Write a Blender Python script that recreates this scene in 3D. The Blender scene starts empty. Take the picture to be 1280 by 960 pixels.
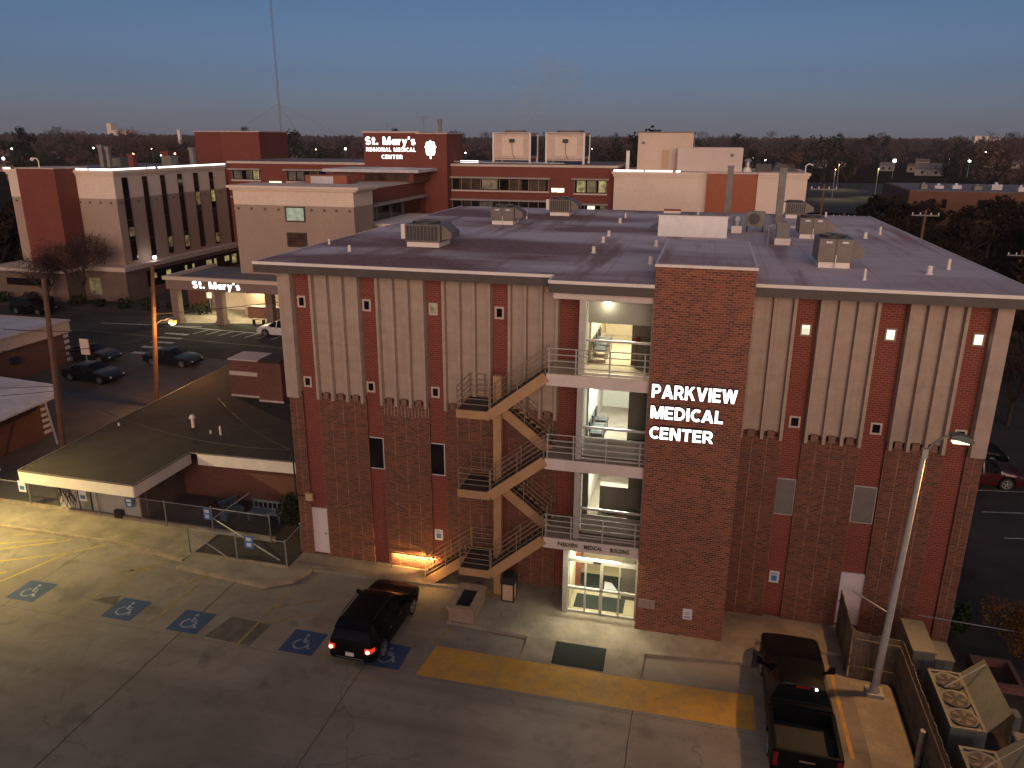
import bpy, bmesh, math, random
from mathutils import Vector, Matrix, noise
random.seed(11)
PI = math.pi
sc = bpy.context.scene
col = sc.collection
OFF = {}          # world offset that a thing's parts are built against

# ---------------------------------------------------------------- objects
def tag(o, label=None, cat=None, group=None, kind=None):
    if label: o['label'] = label
    if cat: o['category'] = cat
    if group: o['group'] = group
    if kind: o['kind'] = kind
    return o

def thing(name, label, cat, loc=(0, 0, 0), rz=0.0, group=None, local=False):
    """An Empty at the thing's base. local=True: its parts are modelled round the origin."""
    o = bpy.data.objects.new(name, None)
    o.empty_display_size = 0.3
    col.objects.link(o)
    o.location = loc
    o.rotation_euler = (0, 0, rz)
    OFF[o.name] = Vector((0, 0, 0)) if local else Vector(loc)
    return tag(o, label, cat, group)

class MB:
    def __init__(self):
        self.v = []; self.f = []
    def add(self, vs, fs):
        b = len(self.v)
        self.v += [tuple(p) for p in vs]
        self.f += [tuple(b + i for i in f) for f in fs]
        return self
    def box(self, x0, x1, y0, y1, z0, z1):
        vs = [(x0,y0,z0),(x1,y0,z0),(x1,y1,z0),(x0,y1,z0),(x0,y0,z1),(x1,y0,z1),(x1,y1,z1),(x0,y1,z1)]
        return self.add(vs, [(0,3,2,1),(4,5,6,7),(0,1,5,4),(1,2,6,5),(2,3,7,6),(3,0,4,7)])
    def ymid(self):
        ys = [p[1] for p in self.v]; return (min(ys)+max(ys))/2
    def quad(self, a, b, c, d):
        return self.add([a, b, c, d], [(0,1,2,3)])
    def prism(self, poly, z0, z1):
        """poly: ccw xy outline"""
        n = len(poly)
        vs = [(x,y,z0) for x,y in poly] + [(x,y,z1) for x,y in poly]
        fs = [tuple(reversed(range(n))), tuple(range(n, 2*n))]
        fs += [(i, (i+1)%n, n+(i+1)%n, n+i) for i in range(n)]
        return self.add(vs, fs)
    def prism_xz(self, poly, y0, y1):
        n = len(poly)
        vs = [(x,y0,z) for x,z in poly] + [(x,y1,z) for x,z in poly]
        fs = [tuple(range(n)), tuple(reversed(range(n, 2*n)))]
        fs += [(i, n+i, n+(i+1)%n, (i+1)%n) for i in range(n)]
        return self.add(vs, fs)
    def prism_yz(self, poly, x0, x1):
        n = len(poly)
        vs = [(x0,y,z) for y,z in poly] + [(x1,y,z) for y,z in poly]
        fs = [tuple(reversed(range(n))), tuple(range(n, 2*n))]
        fs += [(i, (i+1)%n, n+(i+1)%n, n+i) for i in range(n)]
        return self.add(vs, fs)
    def cyl(self, p0, p1, r0, r1=None, n=12, cap=True):
        r1 = r0 if r1 is None else r1
        p0 = Vector(p0); p1 = Vector(p1)
        d = (p1-p0).normalized()
        u = d.orthogonal().normalized(); w = d.cross(u)
        vs = []
        for p, r in ((p0, r0), (p1, r1)):
            for i in range(n):
                a = 2*PI*i/n
                vs.append(p + u*(r*math.cos(a)) + w*(r*math.sin(a)))
        fs = [(i, (i+1)%n, n+(i+1)%n, n+i) for i in range(n)]
        if cap: fs += [tuple(reversed(range(n))), tuple(range(n, 2*n))]
        return self.add(vs, fs)
    def tube(self, pts, r, n=6, r1=None):
        pts = [Vector(p) for p in pts]
        k = len(pts); r1 = r if r1 is None else r1
        vs = []; fs = []
        prev = None
        for i, p in enumerate(pts):
            d = (pts[min(i+1,k-1)] - pts[max(i-1,0)]).normalized()
            u = d.orthogonal().normalized() if prev is None else (prev - d*prev.dot(d)).normalized()
            prev = u; w = d.cross(u)
            rr = r + (r1-r)*i/max(1,k-1)
            for j in range(n):
                a = 2*PI*j/n
                vs.append(p + u*(rr*math.cos(a)) + w*(rr*math.sin(a)))
        for i in range(k-1):
            for j in range(n):
                fs.append((i*n+j, i*n+(j+1)%n, (i+1)*n+(j+1)%n, (i+1)*n+j))
        fs += [tuple(reversed(range(n))), tuple(range((k-1)*n, k*n))]
        return self.add(vs, fs)
    def bar(self, p0, p1, w, h):
        """rectangular bar, h measured along world z as far as possible"""
        p0 = Vector(p0); p1 = Vector(p1); d = (p1-p0).normalized()
        s = d.cross(Vector((0,0,1)))
        s = Vector((1,0,0)) if s.length < 1e-4 else s.normalized()
        t = s.cross(d).normalized()
        vs = []
        for p in (p0, p1):
            for a, b in ((-1,-1),(1,-1),(1,1),(-1,1)):
                vs.append(p + s*(a*w/2) + t*(b*h/2))
        return self.add(vs, [(0,1,2,3),(7,6,5,4),(0,4,5,1),(1,5,6,2),(2,6,7,3),(3,7,4,0)])
    def ball(self, c, r, n=10, m=7, sz=1.0):
        vs = [(c[0],c[1],c[2]-r*sz)]; fs = []
        for i in range(1, m):
            t = PI*i/m - PI/2
            for j in range(n):
                a = 2*PI*j/n
                vs.append((c[0]+r*math.cos(t)*math.cos(a), c[1]+r*math.cos(t)*math.sin(a), c[2]+r*sz*math.sin(t)))
        vs.append((c[0],c[1],c[2]+r*sz))
        for j in range(n): fs.append((0, 1+(j+1)%n, 1+j))
        for i in range(m-2):
            for j in range(n):
                a = 1+i*n+j; b = 1+i*n+(j+1)%n
                fs.append((a, b, b+n, a+n))
        l = len(vs)-1; q = 1+(m-2)*n
        for j in range(n): fs.append((q+j, q+(j+1)%n, l))
        return self.add(vs, fs)
    def build(self, name, mat, parent=None, bevel=0.0, smooth=False, fix=False, front=None):
        off = OFF.get(parent.name, Vector((0,0,0))) if parent else Vector((0,0,0))
        me = bpy.data.meshes.new(name)
        me.from_pydata([tuple(Vector(p)-off) for p in self.v], [], self.f)
        if fix or bevel:
            bm = bmesh.new(); bm.from_mesh(me)
            bmesh.ops.recalc_face_normals(bm, faces=bm.faces)
            bm.to_mesh(me); bm.free()
        if smooth:
            for p in me.polygons: p.use_smooth = True
        o = bpy.data.objects.new(name, me)
        col.objects.link(o)
        if mat: me.materials.append(mat)
        if front:                                   # everything but the faces turned to the front gets this material
            me.materials.append(front)
            for p in me.polygons: c_ = p.center.y; p.material_index = 0 if abs(p.normal.y) > .9 and c_ < (self.ymid()-off.y) else 1
        if parent:
            o.parent = parent
            OFF[o.name] = off
        else:
            OFF[o.name] = Vector((0,0,0))
        if bevel:
            m = o.modifiers.new('bevel', 'BEVEL'); m.width = bevel; m.segments = 2; m.limit_method = 'ANGLE'
        return o

def each(name, mat, parent, lst):
    for q in lst: MB().box(*q).build(name, mat, parent)

def copy_tree(o, parent=None):
    c = o.copy(); col.objects.link(c)
    if parent: c.parent = parent
    for ch in list(o.children): copy_tree(ch, c)
    return c

def text_mesh(s, w, h, depth, fat=0.0, spacing=1.0):
    """mesh lettering scaled to w x h, standing in the xz plane, reading along +x, front towards -y"""
    cu = bpy.data.curves.new('lettering', 'FONT')
    cu.body = s; cu.extrude = 0.05; cu.offset = fat; cu.space_character = spacing; cu.resolution_u = 3
    o = bpy.data.objects.new('lettering', cu); col.objects.link(o)
    dg = bpy.context.evaluated_depsgraph_get()
    me = bpy.data.meshes.new_from_object(o.evaluated_get(dg))
    vs = [v.co.copy() for v in me.vertices]; fs = [tuple(p.vertices) for p in me.polygons]
    bpy.data.objects.remove(o); bpy.data.curves.remove(cu); bpy.data.meshes.remove(me)
    x0 = min(v.x for v in vs); x1 = max(v.x for v in vs); y0 = min(v.y for v in vs); y1 = max(v.y for v in vs)
    m = MB()
    m.add([((v.x-x0)/(x1-x0)*w, -v.z/0.05*depth/2, (v.y-y0)/(y1-y0)*h) for v in vs], fs)
    return m
def _arc(cx, cy, rx, ry, a0, a1, n=14):
    return [(cx+rx*math.cos(math.radians(a0+(a1-a0)*i/n)), cy+ry*math.sin(math.radians(a0+(a1-a0)*i/n))) for i in range(n+1)]
_P = [('v',.115,0,1), ('r',[(.1,.9),(.42,.9)]+_arc(.44,.665,.235,.235,90,-90)+[(.42,.43),(.1,.43)])]
_C = ('r', _arc(.47,.5,.355,.40,48,312,22))
GLYPH = {'P': (.80,_P), 'R': (.83,_P+[('d',.73,0,.44,.44)]), 'A': (.96,[('d',.115,0,.48,1),('d',.845,0,.48,1),('h',.28,.28,.70)]),
 'K': (.88,[('v',.115,0,1),('d',.16,.38,.70,1),('d',.75,0,.40,.62)]), 'V': (.94,[('d',.47,0,.13,1),('d',.47,0,.81,1)]), 'I': (.24,[('v',.12,0,1)]),
 'E': (.70,[('v',.115,0,1),('h',.1,.1,.69),('h',.5,.1,.64),('h',.9,.1,.69)]), 'W': (1.30,[('d',.36,0,.13,1),('d',.36,0,.65,1),('d',.94,0,.65,1),('d',.94,0,1.17,1)]),
 'M': (1.04,[('v',.115,0,1),('v',.925,0,1),('d',.52,.0,.16,1),('d',.52,.0,.88,1)]), 'D': (.86,[('v',.115,0,1),('r',[(.1,.9),(.36,.9)]+_arc(.38,.5,.365,.40,90,-90)+[(.36,.1),(.1,.1)])]),
 'C': (.76,[_C]), 'G': (.90,[_C,('h',.44,.48,.86),('v',.755,.08,.5)]), 'O': (.94,[('r',_arc(.47,.5,.355,.40,0,360,26))]), 'L': (.66,[('v',.115,0,1),('h',.1,.1,.65)]),
 'N': (.86,[('v',.115,0,1),('v',.745,0,1),('d',.72,0,.14,1)]), 'T': (.78,[('v',.39,0,1),('h',.9,0,.78)]),
 'S': (.78,[('r',_arc(.39,.70,.27,.20,25,270,14)+_arc(.39,.295,.275,.205,90,-155,14)[1:])]),
 't': (.46,[('v',.21,.02,.95),('h',.66,0,.45),('h',.1,.2,.44)]), 'a': (.68,[('r',_arc(.31,.34,.21,.25,0,360,18)),('v',.56,0,.70)]), 'r': (.46,[('v',.115,0,.70),('r',_arc(.40,.36,.20,.25,180,80,8))]),
 'y': (.70,[('d',.20,-.28,.57,.70),('d',.34,.06,.12,.70)]), 's': (.58,[('r',_arc(.29,.50,.18,.13,25,270,10)+_arc(.29,.225,.185,.135,90,-155,10)[1:])]),
 '.': (.30,[('v',.13,0,.23)]), "'": (.24,[('v',.11,.70,1.02)]), ' ': (.36,[])}
def sign_text(s, w, h, depth, grow=0.0, gap=.10):
    """heavy sans capitals built stroke by stroke; h is the cap height, w the full width"""
    m = MB(); x = 0; k = 0
    tot = sum(GLYPH[c][0]+gap for c in s)-gap
    kx = w/tot
    def pr(poly):
        nonlocal k
        d = depth/2+.0012*(k % 7); k += 1
        m.prism_xz([(px*kx, pz*h) for px, pz in poly], -d, d)
    for c in s:
        gw, st = GLYPH[c]
        for q in st:
            tv, tz = .115+grow, .10+grow
            if q[0] == 'v': pr([(x+q[1]-tv,q[2]-grow), (x+q[1]+tv,q[2]-grow), (x+q[1]+tv,q[3]+grow), (x+q[1]-tv,q[3]+grow)])
            elif q[0] == 'h': pr([(x+q[2]-grow,q[1]-tz), (x+q[3]+grow,q[1]-tz), (x+q[3]+grow,q[1]+tz), (x+q[2]-grow,q[1]+tz)])
            elif q[0] == 'd':
                _, x0, z0, x1, z1 = q; tv = .125+grow; z0 -= grow; z1 += grow
                pr([(x+x0-tv,z0), (x+x0+tv,z0), (x+x1+tv,z1), (x+x1-tv,z1)])
            else:
                pts = [Vector(p) for p in q[1]]; n = len(pts); closed = (pts[0]-pts[-1]).length < 1e-4
                L_ = []; R2 = []
                for i in range(n):
                    a = pts[i-1] if i else (pts[-2] if closed else pts[0]); b = pts[i+1] if i < n-1 else (pts[1] if closed else pts[-1])
                    d = (b-a).normalized(); nn = Vector((-d.y, d.x))*(.105+grow)
                    L_.append(pts[i]+nn); R2.append(pts[i]-nn)
                dd = depth/2+.0012*(k % 7); k += 1
                f = lambda p, y: ((x+p.x)*kx, y, p.y*h)
                for i in range(n-1):
                    vs = [f(p, y) for y in (-dd, dd) for p in (L_[i], R2[i], R2[i+1], L_[i+1])]
                    m.add(vs, [(0,1,2,3), (7,6,5,4), (0,4,5,1), (2,6,7,3)]+([(3,7,4,0)] if i == 0 else [])+[(1,5,6,2), (3,7,4,0)][:1 if i else 1])
        x += gw+gap
    return m
def shift(m, dx, dy, dz):
    m.v = [(x+dx, y+dy, z+dz) for x,y,z in m.v]; return m

# ---------------------------------------------------------------- materials
def newmat(name):
    m = bpy.data.materials.new(name); m.use_nodes = True
    nt = m.node_tree
    return m, nt, nt.nodes, nt.links, nt.nodes['Principled BSDF']

def mathn(N, L, op, a, b=None, c=None):
    n = N.new('ShaderNodeMath'); n.operation = op
    for i, x in enumerate((a, b, c)):
        if x is None: continue
        if isinstance(x, (int, float)): n.inputs[i].default_value = x
        else: L.new(x, n.inputs[i])
    return n.outputs[0]

def mixc(N, L, fac, a, b, mode='MIX'):
    n = N.new('ShaderNodeMix'); n.data_type = 'RGBA'; n.blend_type = mode
    for s, x in ((0, fac), (6, a), (7, b)):
        if isinstance(x, (int, float)): n.inputs[s].default_value = x
        elif isinstance(x, tuple): n.inputs[s].default_value = (*x[:3], 1)
        else: L.new(x, n.inputs[s])
    return n.outputs[2]

def noisen(N, L, vec, scale, detail=4, rough=.6, lo=.35, hi=.65):
    n = N.new('ShaderNodeTexNoise'); n.inputs['Scale'].default_value = scale
    n.inputs['Detail'].default_value = detail; n.inputs['Roughness'].default_value = rough
    if vec is not None: L.new(vec, n.inputs['Vector'])
    r = N.new('ShaderNodeMapRange'); r.inputs[1].default_value = lo; r.inputs[2].default_value = hi
    L.new(n.outputs[0], r.inputs[0])
    return r.outputs[0]

def geo(N): return N.new('ShaderNodeNewGeometry').outputs['Position']
def objc(N): return N.new('ShaderNodeTexCoord').outputs['Object']
def setc(L, b, c):
    if isinstance(c, tuple): b.inputs['Base Color'].default_value = (*c, 1)
    else: L.new(c, b.inputs['Base Color'])

def plain(name, c, rough=.6, metal=0.0, var=.25, scale=3.0, c2=None, bump=0.0, spec=None, local=False):
    """a colour with real surface variation: blotches and fine grain"""
    m, nt, N, L, b = newmat(name)
    p = objc(N) if local else geo(N)
    d = c2 or tuple(x*(1-var) for x in c)
    f = noisen(N, L, p, scale, 6, .65)
    cc = mixc(N, L, f, c, d)
    g = noisen(N, L, p, scale*14, 3, .6)
    cc = mixc(N, L, mathn(N, L, 'MULTIPLY', g, .22*(1 if var else 0)), cc, tuple(x*.6 for x in c))
    setc(L, b, cc)
    b.inputs['Roughness'].default_value = rough; b.inputs['Metallic'].default_value = metal
    if spec is not None: b.inputs['Specular IOR Level'].default_value = spec
    if bump:
        bn = N.new('ShaderNodeBump'); bn.inputs['Strength'].default_value = bump; bn.inputs['Distance'].default_value = .02
        L.new(g, bn.inputs['Height']); L.new(bn.outputs[0], b.inputs['Normal'])
    return m

def glow(name, c, s, base=(.6,.6,.6)):
    m, nt, N, L, b = newmat(name)
    b.inputs['Base Color'].default_value = (*base, 1)
    b.inputs['Emission Color'].default_value = (*c, 1); b.inputs['Emission Strength'].default_value = s
    return m

def wallvec(N, L):
    s = N.new('ShaderNodeSeparateXYZ'); L.new(geo(N), s.inputs[0])
    u = mathn(N, L, 'ADD', s.outputs[0], s.outputs[1])
    k = N.new('ShaderNodeCombineXYZ'); L.new(u, k.inputs[0]); L.new(s.outputs[2], k.inputs[1])
    return k.outputs[0], u, s.outputs[2]

def brick(name, c1, c2, mortar, bw=.22, bh=.08, ms=.012, bias=0.0, wear=.35, stack=None, bump=.6):
    m, nt, N, L, b = newmat(name)
    v, u, z = wallvec(N, L)
    t = N.new('ShaderNodeTexBrick')
    t.inputs['Scale'].default_value = 1; t.inputs['Brick Width'].default_value = bw; t.inputs['Row Height'].default_value = bh
    t.inputs['Mortar Size'].default_value = ms; t.inputs['Mortar Smooth'].default_value = .2; t.inputs['Bias'].default_value = bias
    t.inputs['Color1'].default_value = (*c1,1); t.inputs['Color2'].default_value = (*c2,1); t.inputs['Mortar'].default_value = (*mortar,1)
    L.new(v, t.inputs['Vector'])
    p = geo(N)
    w = noisen(N, L, p, .45, 5, .6)
    cc = mixc(N, L, mathn(N, L, 'MULTIPLY', w, wear), t.outputs['Color'], tuple(x*.45 for x in c1))
    g = noisen(N, L, p, 9, 3, .6)
    cc = mixc(N, L, mathn(N, L, 'MULTIPLY', g, .25), cc, tuple(min(1, x*1.6) for x in c2))
    if stack:      # stained vertical joints
        fr = mathn(N, L, 'PINGPONG', mathn(N, L, 'ADD', u, stack[1]), stack[0]/2)
        lt = mathn(N, L, 'LESS_THAN', fr, .016)
        lt = mathn(N, L, 'MULTIPLY', lt, noisen(N, L, p, 2.2, 3, .6, .35, .55))
        cc = mixc(N, L, mathn(N, L, 'MULTIPLY', lt, .45), cc, (.36,.24,.15))
    setc(L, b, cc); b.inputs['Roughness'].default_value = .85
    bn = N.new('ShaderNodeBump'); bn.inputs['Strength'].default_value = bump; bn.inputs['Distance'].default_value = .012; bn.invert = True
    L.new(t.outputs['Fac'], bn.inputs['Height']); L.new(bn.outputs[0], b.inputs['Normal'])
    return m

M = {}
M['brick_tower'] = brick('brick_tower', (.28,.075,.036), (.07,.021,.016), (.29,.165,.105), wear=.12, ms=.012, bias=-.05)
M['brick_face'] = brick('brick_face', (.29,.105,.05), (.12,.046,.03), (.30,.19,.11), bw=.22, bh=.08, ms=.013, wear=.3)
M['brick_strip'] = brick('brick_strip', (.22,.034,.022), (.15,.025,.017), (.24,.12,.085), bw=.22, bh=.085, ms=.012, wear=.15)
M['brick_far'] = brick('brick_far', (.20,.042,.025), (.13,.029,.019), (.14,.05,.036), wear=.3, bump=.2)
M['brick_orange'] = brick('brick_orange', (.34,.10,.045), (.26,.072,.033), (.25,.11,.065), wear=.15, bump=.2)
M['brick_annex'] = brick('brick_annex', (.17,.05,.032), (.11,.034,.024), (.17,.105,.075), wear=.3)

def concrete_panel():
    m, nt, N, L, b = newmat('fluted_concrete')
    v, u, z = wallvec(N, L); p = geo(N)
    mp = N.new('ShaderNodeVectorMath'); mp.operation = 'MULTIPLY'; mp.inputs[1].default_value = (1.2,1.2,2.2); L.new(p, mp.inputs[0])
    f = noisen(N, L, mp.outputs[0], 1.2, 6, .7)
    cc = mixc(N, L, f, (.41,.31,.245), (.335,.25,.195))
    mp2 = N.new('ShaderNodeVectorMath'); mp2.operation = 'MULTIPLY'; mp2.inputs[1].default_value = (5,5,.35); L.new(p, mp2.inputs[0])
    s = noisen(N, L, mp2.outputs[0], 1.0, 5, .6, .5, .8)
    cc = mixc(N, L, mathn(N, L, 'MULTIPLY', s, .5), cc, (.22,.165,.13))
    # pour joint with its stain
    j = mathn(N, L, 'LESS_THAN', mathn(N, L, 'ABSOLUTE', mathn(N, L, 'SUBTRACT', z, 9.95)), .05)
    cc = mixc(N, L, mathn(N, L, 'MULTIPLY', j, .16), cc, (.22,.18,.15))
    fine = noisen(N, L, p, 40, 3, .6)
    cc = mixc(N, L, mathn(N, L, 'MULTIPLY', fine, .18), cc, (.26,.2,.16))
    setc(L, b, cc); b.inputs['Roughness'].default_value = .9
    bn = N.new('ShaderNodeBump'); bn.inputs['Strength'].default_value = .3; bn.inputs['Distance'].default_value = .01
    L.new(f, bn.inputs['Height']); L.new(bn.outputs[0], b.inputs['Normal'])
    return m
M['panel'] = concrete_panel()

def membrane():
    m, nt, N, L, b = newmat('roof_membrane')
    p = geo(N)
    mp = N.new('ShaderNodeVectorMath'); mp.operation = 'MULTIPLY'; mp.inputs[1].default_value = (.35,1,1); L.new(p, mp.inputs[0])
    f = noisen(N, L, mp.outputs[0], .16, 7, .62, .44, .57)
    s = N.new('ShaderNodeSeparateXYZ'); L.new(p, s.inputs[0])
    # silt gathers on the west half of the roof
    west = N.new('ShaderNodeMapRange'); west.inputs[1].default_value = 4; west.inputs[2].default_value = -6; L.new(s.outputs[0], west.inputs[0])
    f2 = mathn(N, L, 'MULTIPLY', f, mathn(N, L, 'ADD', mathn(N, L, 'MULTIPLY', west.outputs[0], .6), .4))
    cc = mixc(N, L, f2, (.60,.51,.515), (.21,.105,.095))
    streak = N.new('ShaderNodeVectorMath'); streak.operation = 'MULTIPLY'; streak.inputs[1].default_value = (1.2,.10,1); L.new(p, streak.inputs[0])
    st = noisen(N, L, streak.outputs[0], .7, 5, .6, .52, .66)
    cc = mixc(N, L, mathn(N, L, 'MULTIPLY', st, .8), cc, (.22,.115,.095))
    # lapped seams of the sheets
    fx = mathn(N, L, 'PINGPONG', s.outputs[0], .95)
    sm = mathn(N, L, 'LESS_THAN', fx, .03)
    cc = mixc(N, L, mathn(N, L, 'MULTIPLY', sm, .25), cc, (.22,.19,.2))
    g = noisen(N, L, p, 5, 5, .6)
    cc = mixc(N, L, mathn(N, L, 'MULTIPLY', g, .2), cc, (.56,.53,.56))
    setc(L, b, cc); b.inputs['Roughness'].default_value = .85; b.inputs['Specular IOR Level'].default_value = .12
    return m
M['membrane'] = membrane()

def lot():
    m, nt, N, L, b = newmat('lot_concrete')
    p = geo(N); s = N.new('ShaderNodeSeparateXYZ'); L.new(p, s.inputs[0]); x, y = s.outputs[0], s.outputs[1]
    f = noisen(N, L, p, .22, 7, .62)
    cc = mixc(N, L, f, (.29,.25,.215), (.205,.172,.145))
    w = noisen(N, L, p, 1.6, 6, .7, .5, .75)
    cc = mixc(N, L, mathn(N, L, 'MULTIPLY', w, .5), cc, (.12,.10,.085))
    o = noisen(N, L, p, .5, 3, .5, .60, .72)
    cc = mixc(N, L, mathn(N, L, 'MULTIPLY', o, .55), cc, (.10,.085,.075))
    # sealed joints, wandering a little
    wob = N.new('ShaderNodeTexNoise'); wob.inputs['Scale'].default_value = .8; L.new(p, wob.inputs['Vector'])
    xx = mathn(N, L, 'ADD', x, mathn(N, L, 'MULTIPLY', wob.outputs[0], .12))
    for c, wd in ((-16.85,.03), (-9.2,.018), (.42,.018), (-25.0,.018), (5.0,.015)):
        j = mathn(N, L, 'LESS_THAN', mathn(N, L, 'ABSOLUTE', mathn(N, L, 'SUBTRACT', xx, c)), wd)
        cc = mixc(N, L, mathn(N, L, 'MULTIPLY', j, .8), cc, (.035,.03,.03))
    yy = mathn(N, L, 'ADD', y, mathn(N, L, 'MULTIPLY', wob.outputs[0], .1))
    for c in (-6.75, -14.4):
        j = mathn(N, L, 'LESS_THAN', mathn(N, L, 'ABSOLUTE', mathn(N, L, 'SUBTRACT', yy, c)), .014)
        cc = mixc(N, L, mathn(N, L, 'MULTIPLY', j, .45), cc, (.06,.05,.05))
    # wandering cracks, tyre-worn lane, drips
    wv = N.new('ShaderNodeTexNoise'); wv.inputs['Scale'].default_value = .9; wv.inputs['Detail'].default_value = 5; L.new(p, wv.inputs['Vector'])
    va = N.new('ShaderNodeVectorMath'); va.operation = 'MULTIPLY_ADD'; va.inputs[1].default_value = (1.6,1.6,0); L.new(wv.outputs['Color'], va.inputs[0]); L.new(p, va.inputs[2])
    vo = N.new('ShaderNodeTexVoronoi'); vo.feature = 'DISTANCE_TO_EDGE'; vo.inputs['Scale'].default_value = .16; L.new(va.outputs[0], vo.inputs['Vector'])
    ck = mathn(N, L, 'MULTIPLY', mathn(N, L, 'LESS_THAN', vo.outputs['Distance'], .0035), noisen(N, L, p, .3, 2, .5, .45, .6))
    cc = mixc(N, L, mathn(N, L, 'MULTIPLY', ck, .35), cc, (.04,.032,.028))
    lv = N.new('ShaderNodeVectorMath'); lv.operation = 'MULTIPLY'; lv.inputs[1].default_value = (.07,.9,1); L.new(p, lv.inputs[0])
    cc = mixc(N, L, mathn(N, L, 'MULTIPLY', noisen(N, L, lv.outputs[0], 1, 5, .6, .5, .72), .45), cc, (.11,.085,.07))
    sp_ = noisen(N, L, p, 1.1, 2, .4, .68, .74)
    cc = mixc(N, L, mathn(N, L, 'MULTIPLY', sp_, .3), cc, (.06,.048,.04))
    g = noisen(N, L, p, 30, 3, .6)
    cc = mixc(N, L, mathn(N, L, 'MULTIPLY', g, .3), cc, (.10,.08,.066))
    setc(L, b, cc); b.inputs['Roughness'].default_value = .85; b.inputs['Specular IOR Level'].default_value = .2
    return m
M['lot'] = lot()
M['walk'] = plain('sidewalk_concrete', (.31,.255,.20), .9, var=.45, scale=.8, bump=.2)
M['kerb'] = plain('kerb_concrete', (.38,.30,.21), .85, var=.4, scale=1.5)
M['asphalt'] = plain('street_asphalt', (.075,.066,.062), .9, var=.4, scale=.35, bump=.2, spec=.1)
M['brickroad'] = plain('worn_yard_paving', (.088,.072,.068), .85, var=.4, scale=.4, bump=.2)
M['mid_ground'] = plain('mid_ground', (.05,.03,.022), .95, var=.5, scale=.02, spec=0)
M['earth'] = plain('dark_winter_ground', (.040,.027,.020), .95, var=.5, scale=.05, spec=0)
M['yard'] = plain('yard_soil', (.05,.036,.024), .95, var=.5, scale=1.2, bump=.4)

def worn_paint(name, c, under, amt=.5, scale=3.0):
    m, nt, N, L, b = newmat(name)
    p = geo(N)
    f = noisen(N, L, p, scale, 8, .75, .42, .60)
    cc = mixc(N, L, mathn(N, L, 'MULTIPLY', f, amt), c, under)
    d = noisen(N, L, p, .6, 5, .6)
    cc = mixc(N, L, mathn(N, L, 'MULTIPLY', d, .3), cc, tuple(x*.45 for x in c))
    setc(L, b, cc); b.inputs['Roughness'].default_value = .7
    return m
M['yellow'] = worn_paint('worn_yellow_paint', (.52,.27,.035), (.22,.17,.12), .55)
M['yellow_line'] = worn_paint('faded_yellow_line', (.30,.21,.055), (.15,.115,.09), 1.0, 2.2)
M['bay_line'] = worn_paint('yellow_bay_line', (.42,.31,.07), (.22,.18,.12), .55, 3)
M['blue'] = worn_paint('blue_bay_paint', (.018,.052,.15), (.07,.075,.09), .3)
M['symbol'] = worn_paint('faded_white_symbol', (.34,.36,.40), (.035,.055,.11), .75, 6)
M['white_line'] = worn_paint('white_road_line', (.55,.54,.52), (.10,.09,.09), .6)

M['trim'] = plain('white_trim', (.74,.66,.60), .6, var=.12, scale=1.5)
M['white_metal'] = plain('white_metal', (.70,.66,.63), .5, var=.12, scale=3)
M['fascia'] = plain('dark_brown_fascia', (.075,.058,.048), .6, var=.25, scale=2)
M['spandrel'] = plain('pink_white_slab_edge', (.66,.55,.49), .75, var=.15, scale=1.2)
M['stair'] = plain('tan_painted_steel', (.46,.265,.13), .5, var=.2, scale=2)
M['tread'] = plain('dark_steel_tread', (.05,.042,.038), .6, var=.4, scale=3)
M['rail'] = plain('grey_painted_rail', (.55,.50,.45), .45, metal=.3, var=.2, scale=3)
M['stair_rail'] = plain('dull_tan_stair_rail', (.26,.18,.12), .6, var=.2, scale=3)
M['alu'] = plain('pale_aluminium_frame', (.55,.52,.48), .4, metal=.4, var=.15, scale=3)
M['galv'] = plain('galvanised_steel', (.36,.36,.36), .45, metal=.6, var=.3, scale=4)
M['pole_paint'] = plain('chalky_grey_lamp_paint', (.40,.38,.35), .6, var=.2, scale=3)
M['hvac'] = plain('brown_grey_cabinet', (.17,.135,.115), .55, var=.2, scale=2)
M['hvac_dark'] = plain('dark_coil', (.045,.04,.038), .6, var=.3, scale=4)
M['hvac_slat'] = plain('coil_guard', (.16,.13,.11), .5, var=.2, scale=5)
M['stack'] = plain('weathered_grey_stack', (.22,.20,.18), .75, var=.3, scale=1.5)
M['beige'] = plain('beige_stucco', (.60,.47,.37), .9, var=.10, scale=.3)
M['beige_dark'] = plain('tan_stucco', (.36,.26,.20), .9, var=.12, scale=.3)
M['cream'] = plain('cream_stucco', (.70,.56,.455), .9, var=.10, scale=.3)
M['podium'] = plain('brown_brick_podium', (.17,.11,.085), .9, var=.3, scale=1)
M['canopy'] = plain('mauve_brown_canopy', (.23,.155,.125), .8, var=.12, scale=.7)
M['sill'] = plain('pale_stone_band', (.55,.44,.38), .8, var=.15, scale=1)
M['sunshade'] = plain('grey_sunshade_slab', (.32,.27,.24), .8, var=.2, scale=1)
M['roof_grey'] = plain('grey_gravel_roof', (.20,.18,.185), .9, var=.4, scale=.3)
M['roof_dark'] = plain('mossy_dark_roof', (.042,.029,.023), .95, var=.55, scale=.35, bump=.3)
M['roof_white'] = plain('white_roof_coating', (.60,.58,.60), .6, var=.35, scale=.4)
M['door_white'] = plain('pinkish_white_door', (.66,.56,.55), .55, var=.1, scale=1)
M['louver'] = plain('brown_louver', (.14,.115,.095), .6, var=.2, scale=3)
M['wood'] = plain('weathered_fence_board', (.16,.115,.08), .9, var=.45, scale=3, bump=.3)
M['pole_wood'] = plain('creosoted_pole_wood', (.16,.085,.05), .9, var=.4, scale=3)
M['cabinet'] = plain('greenish_grey_cabinet', (.17,.16,.125), .6, var=.2, scale=3)
M['unit'] = plain('grey_condenser_steel', (.13,.14,.13), .6, var=.3, scale=3)
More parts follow.
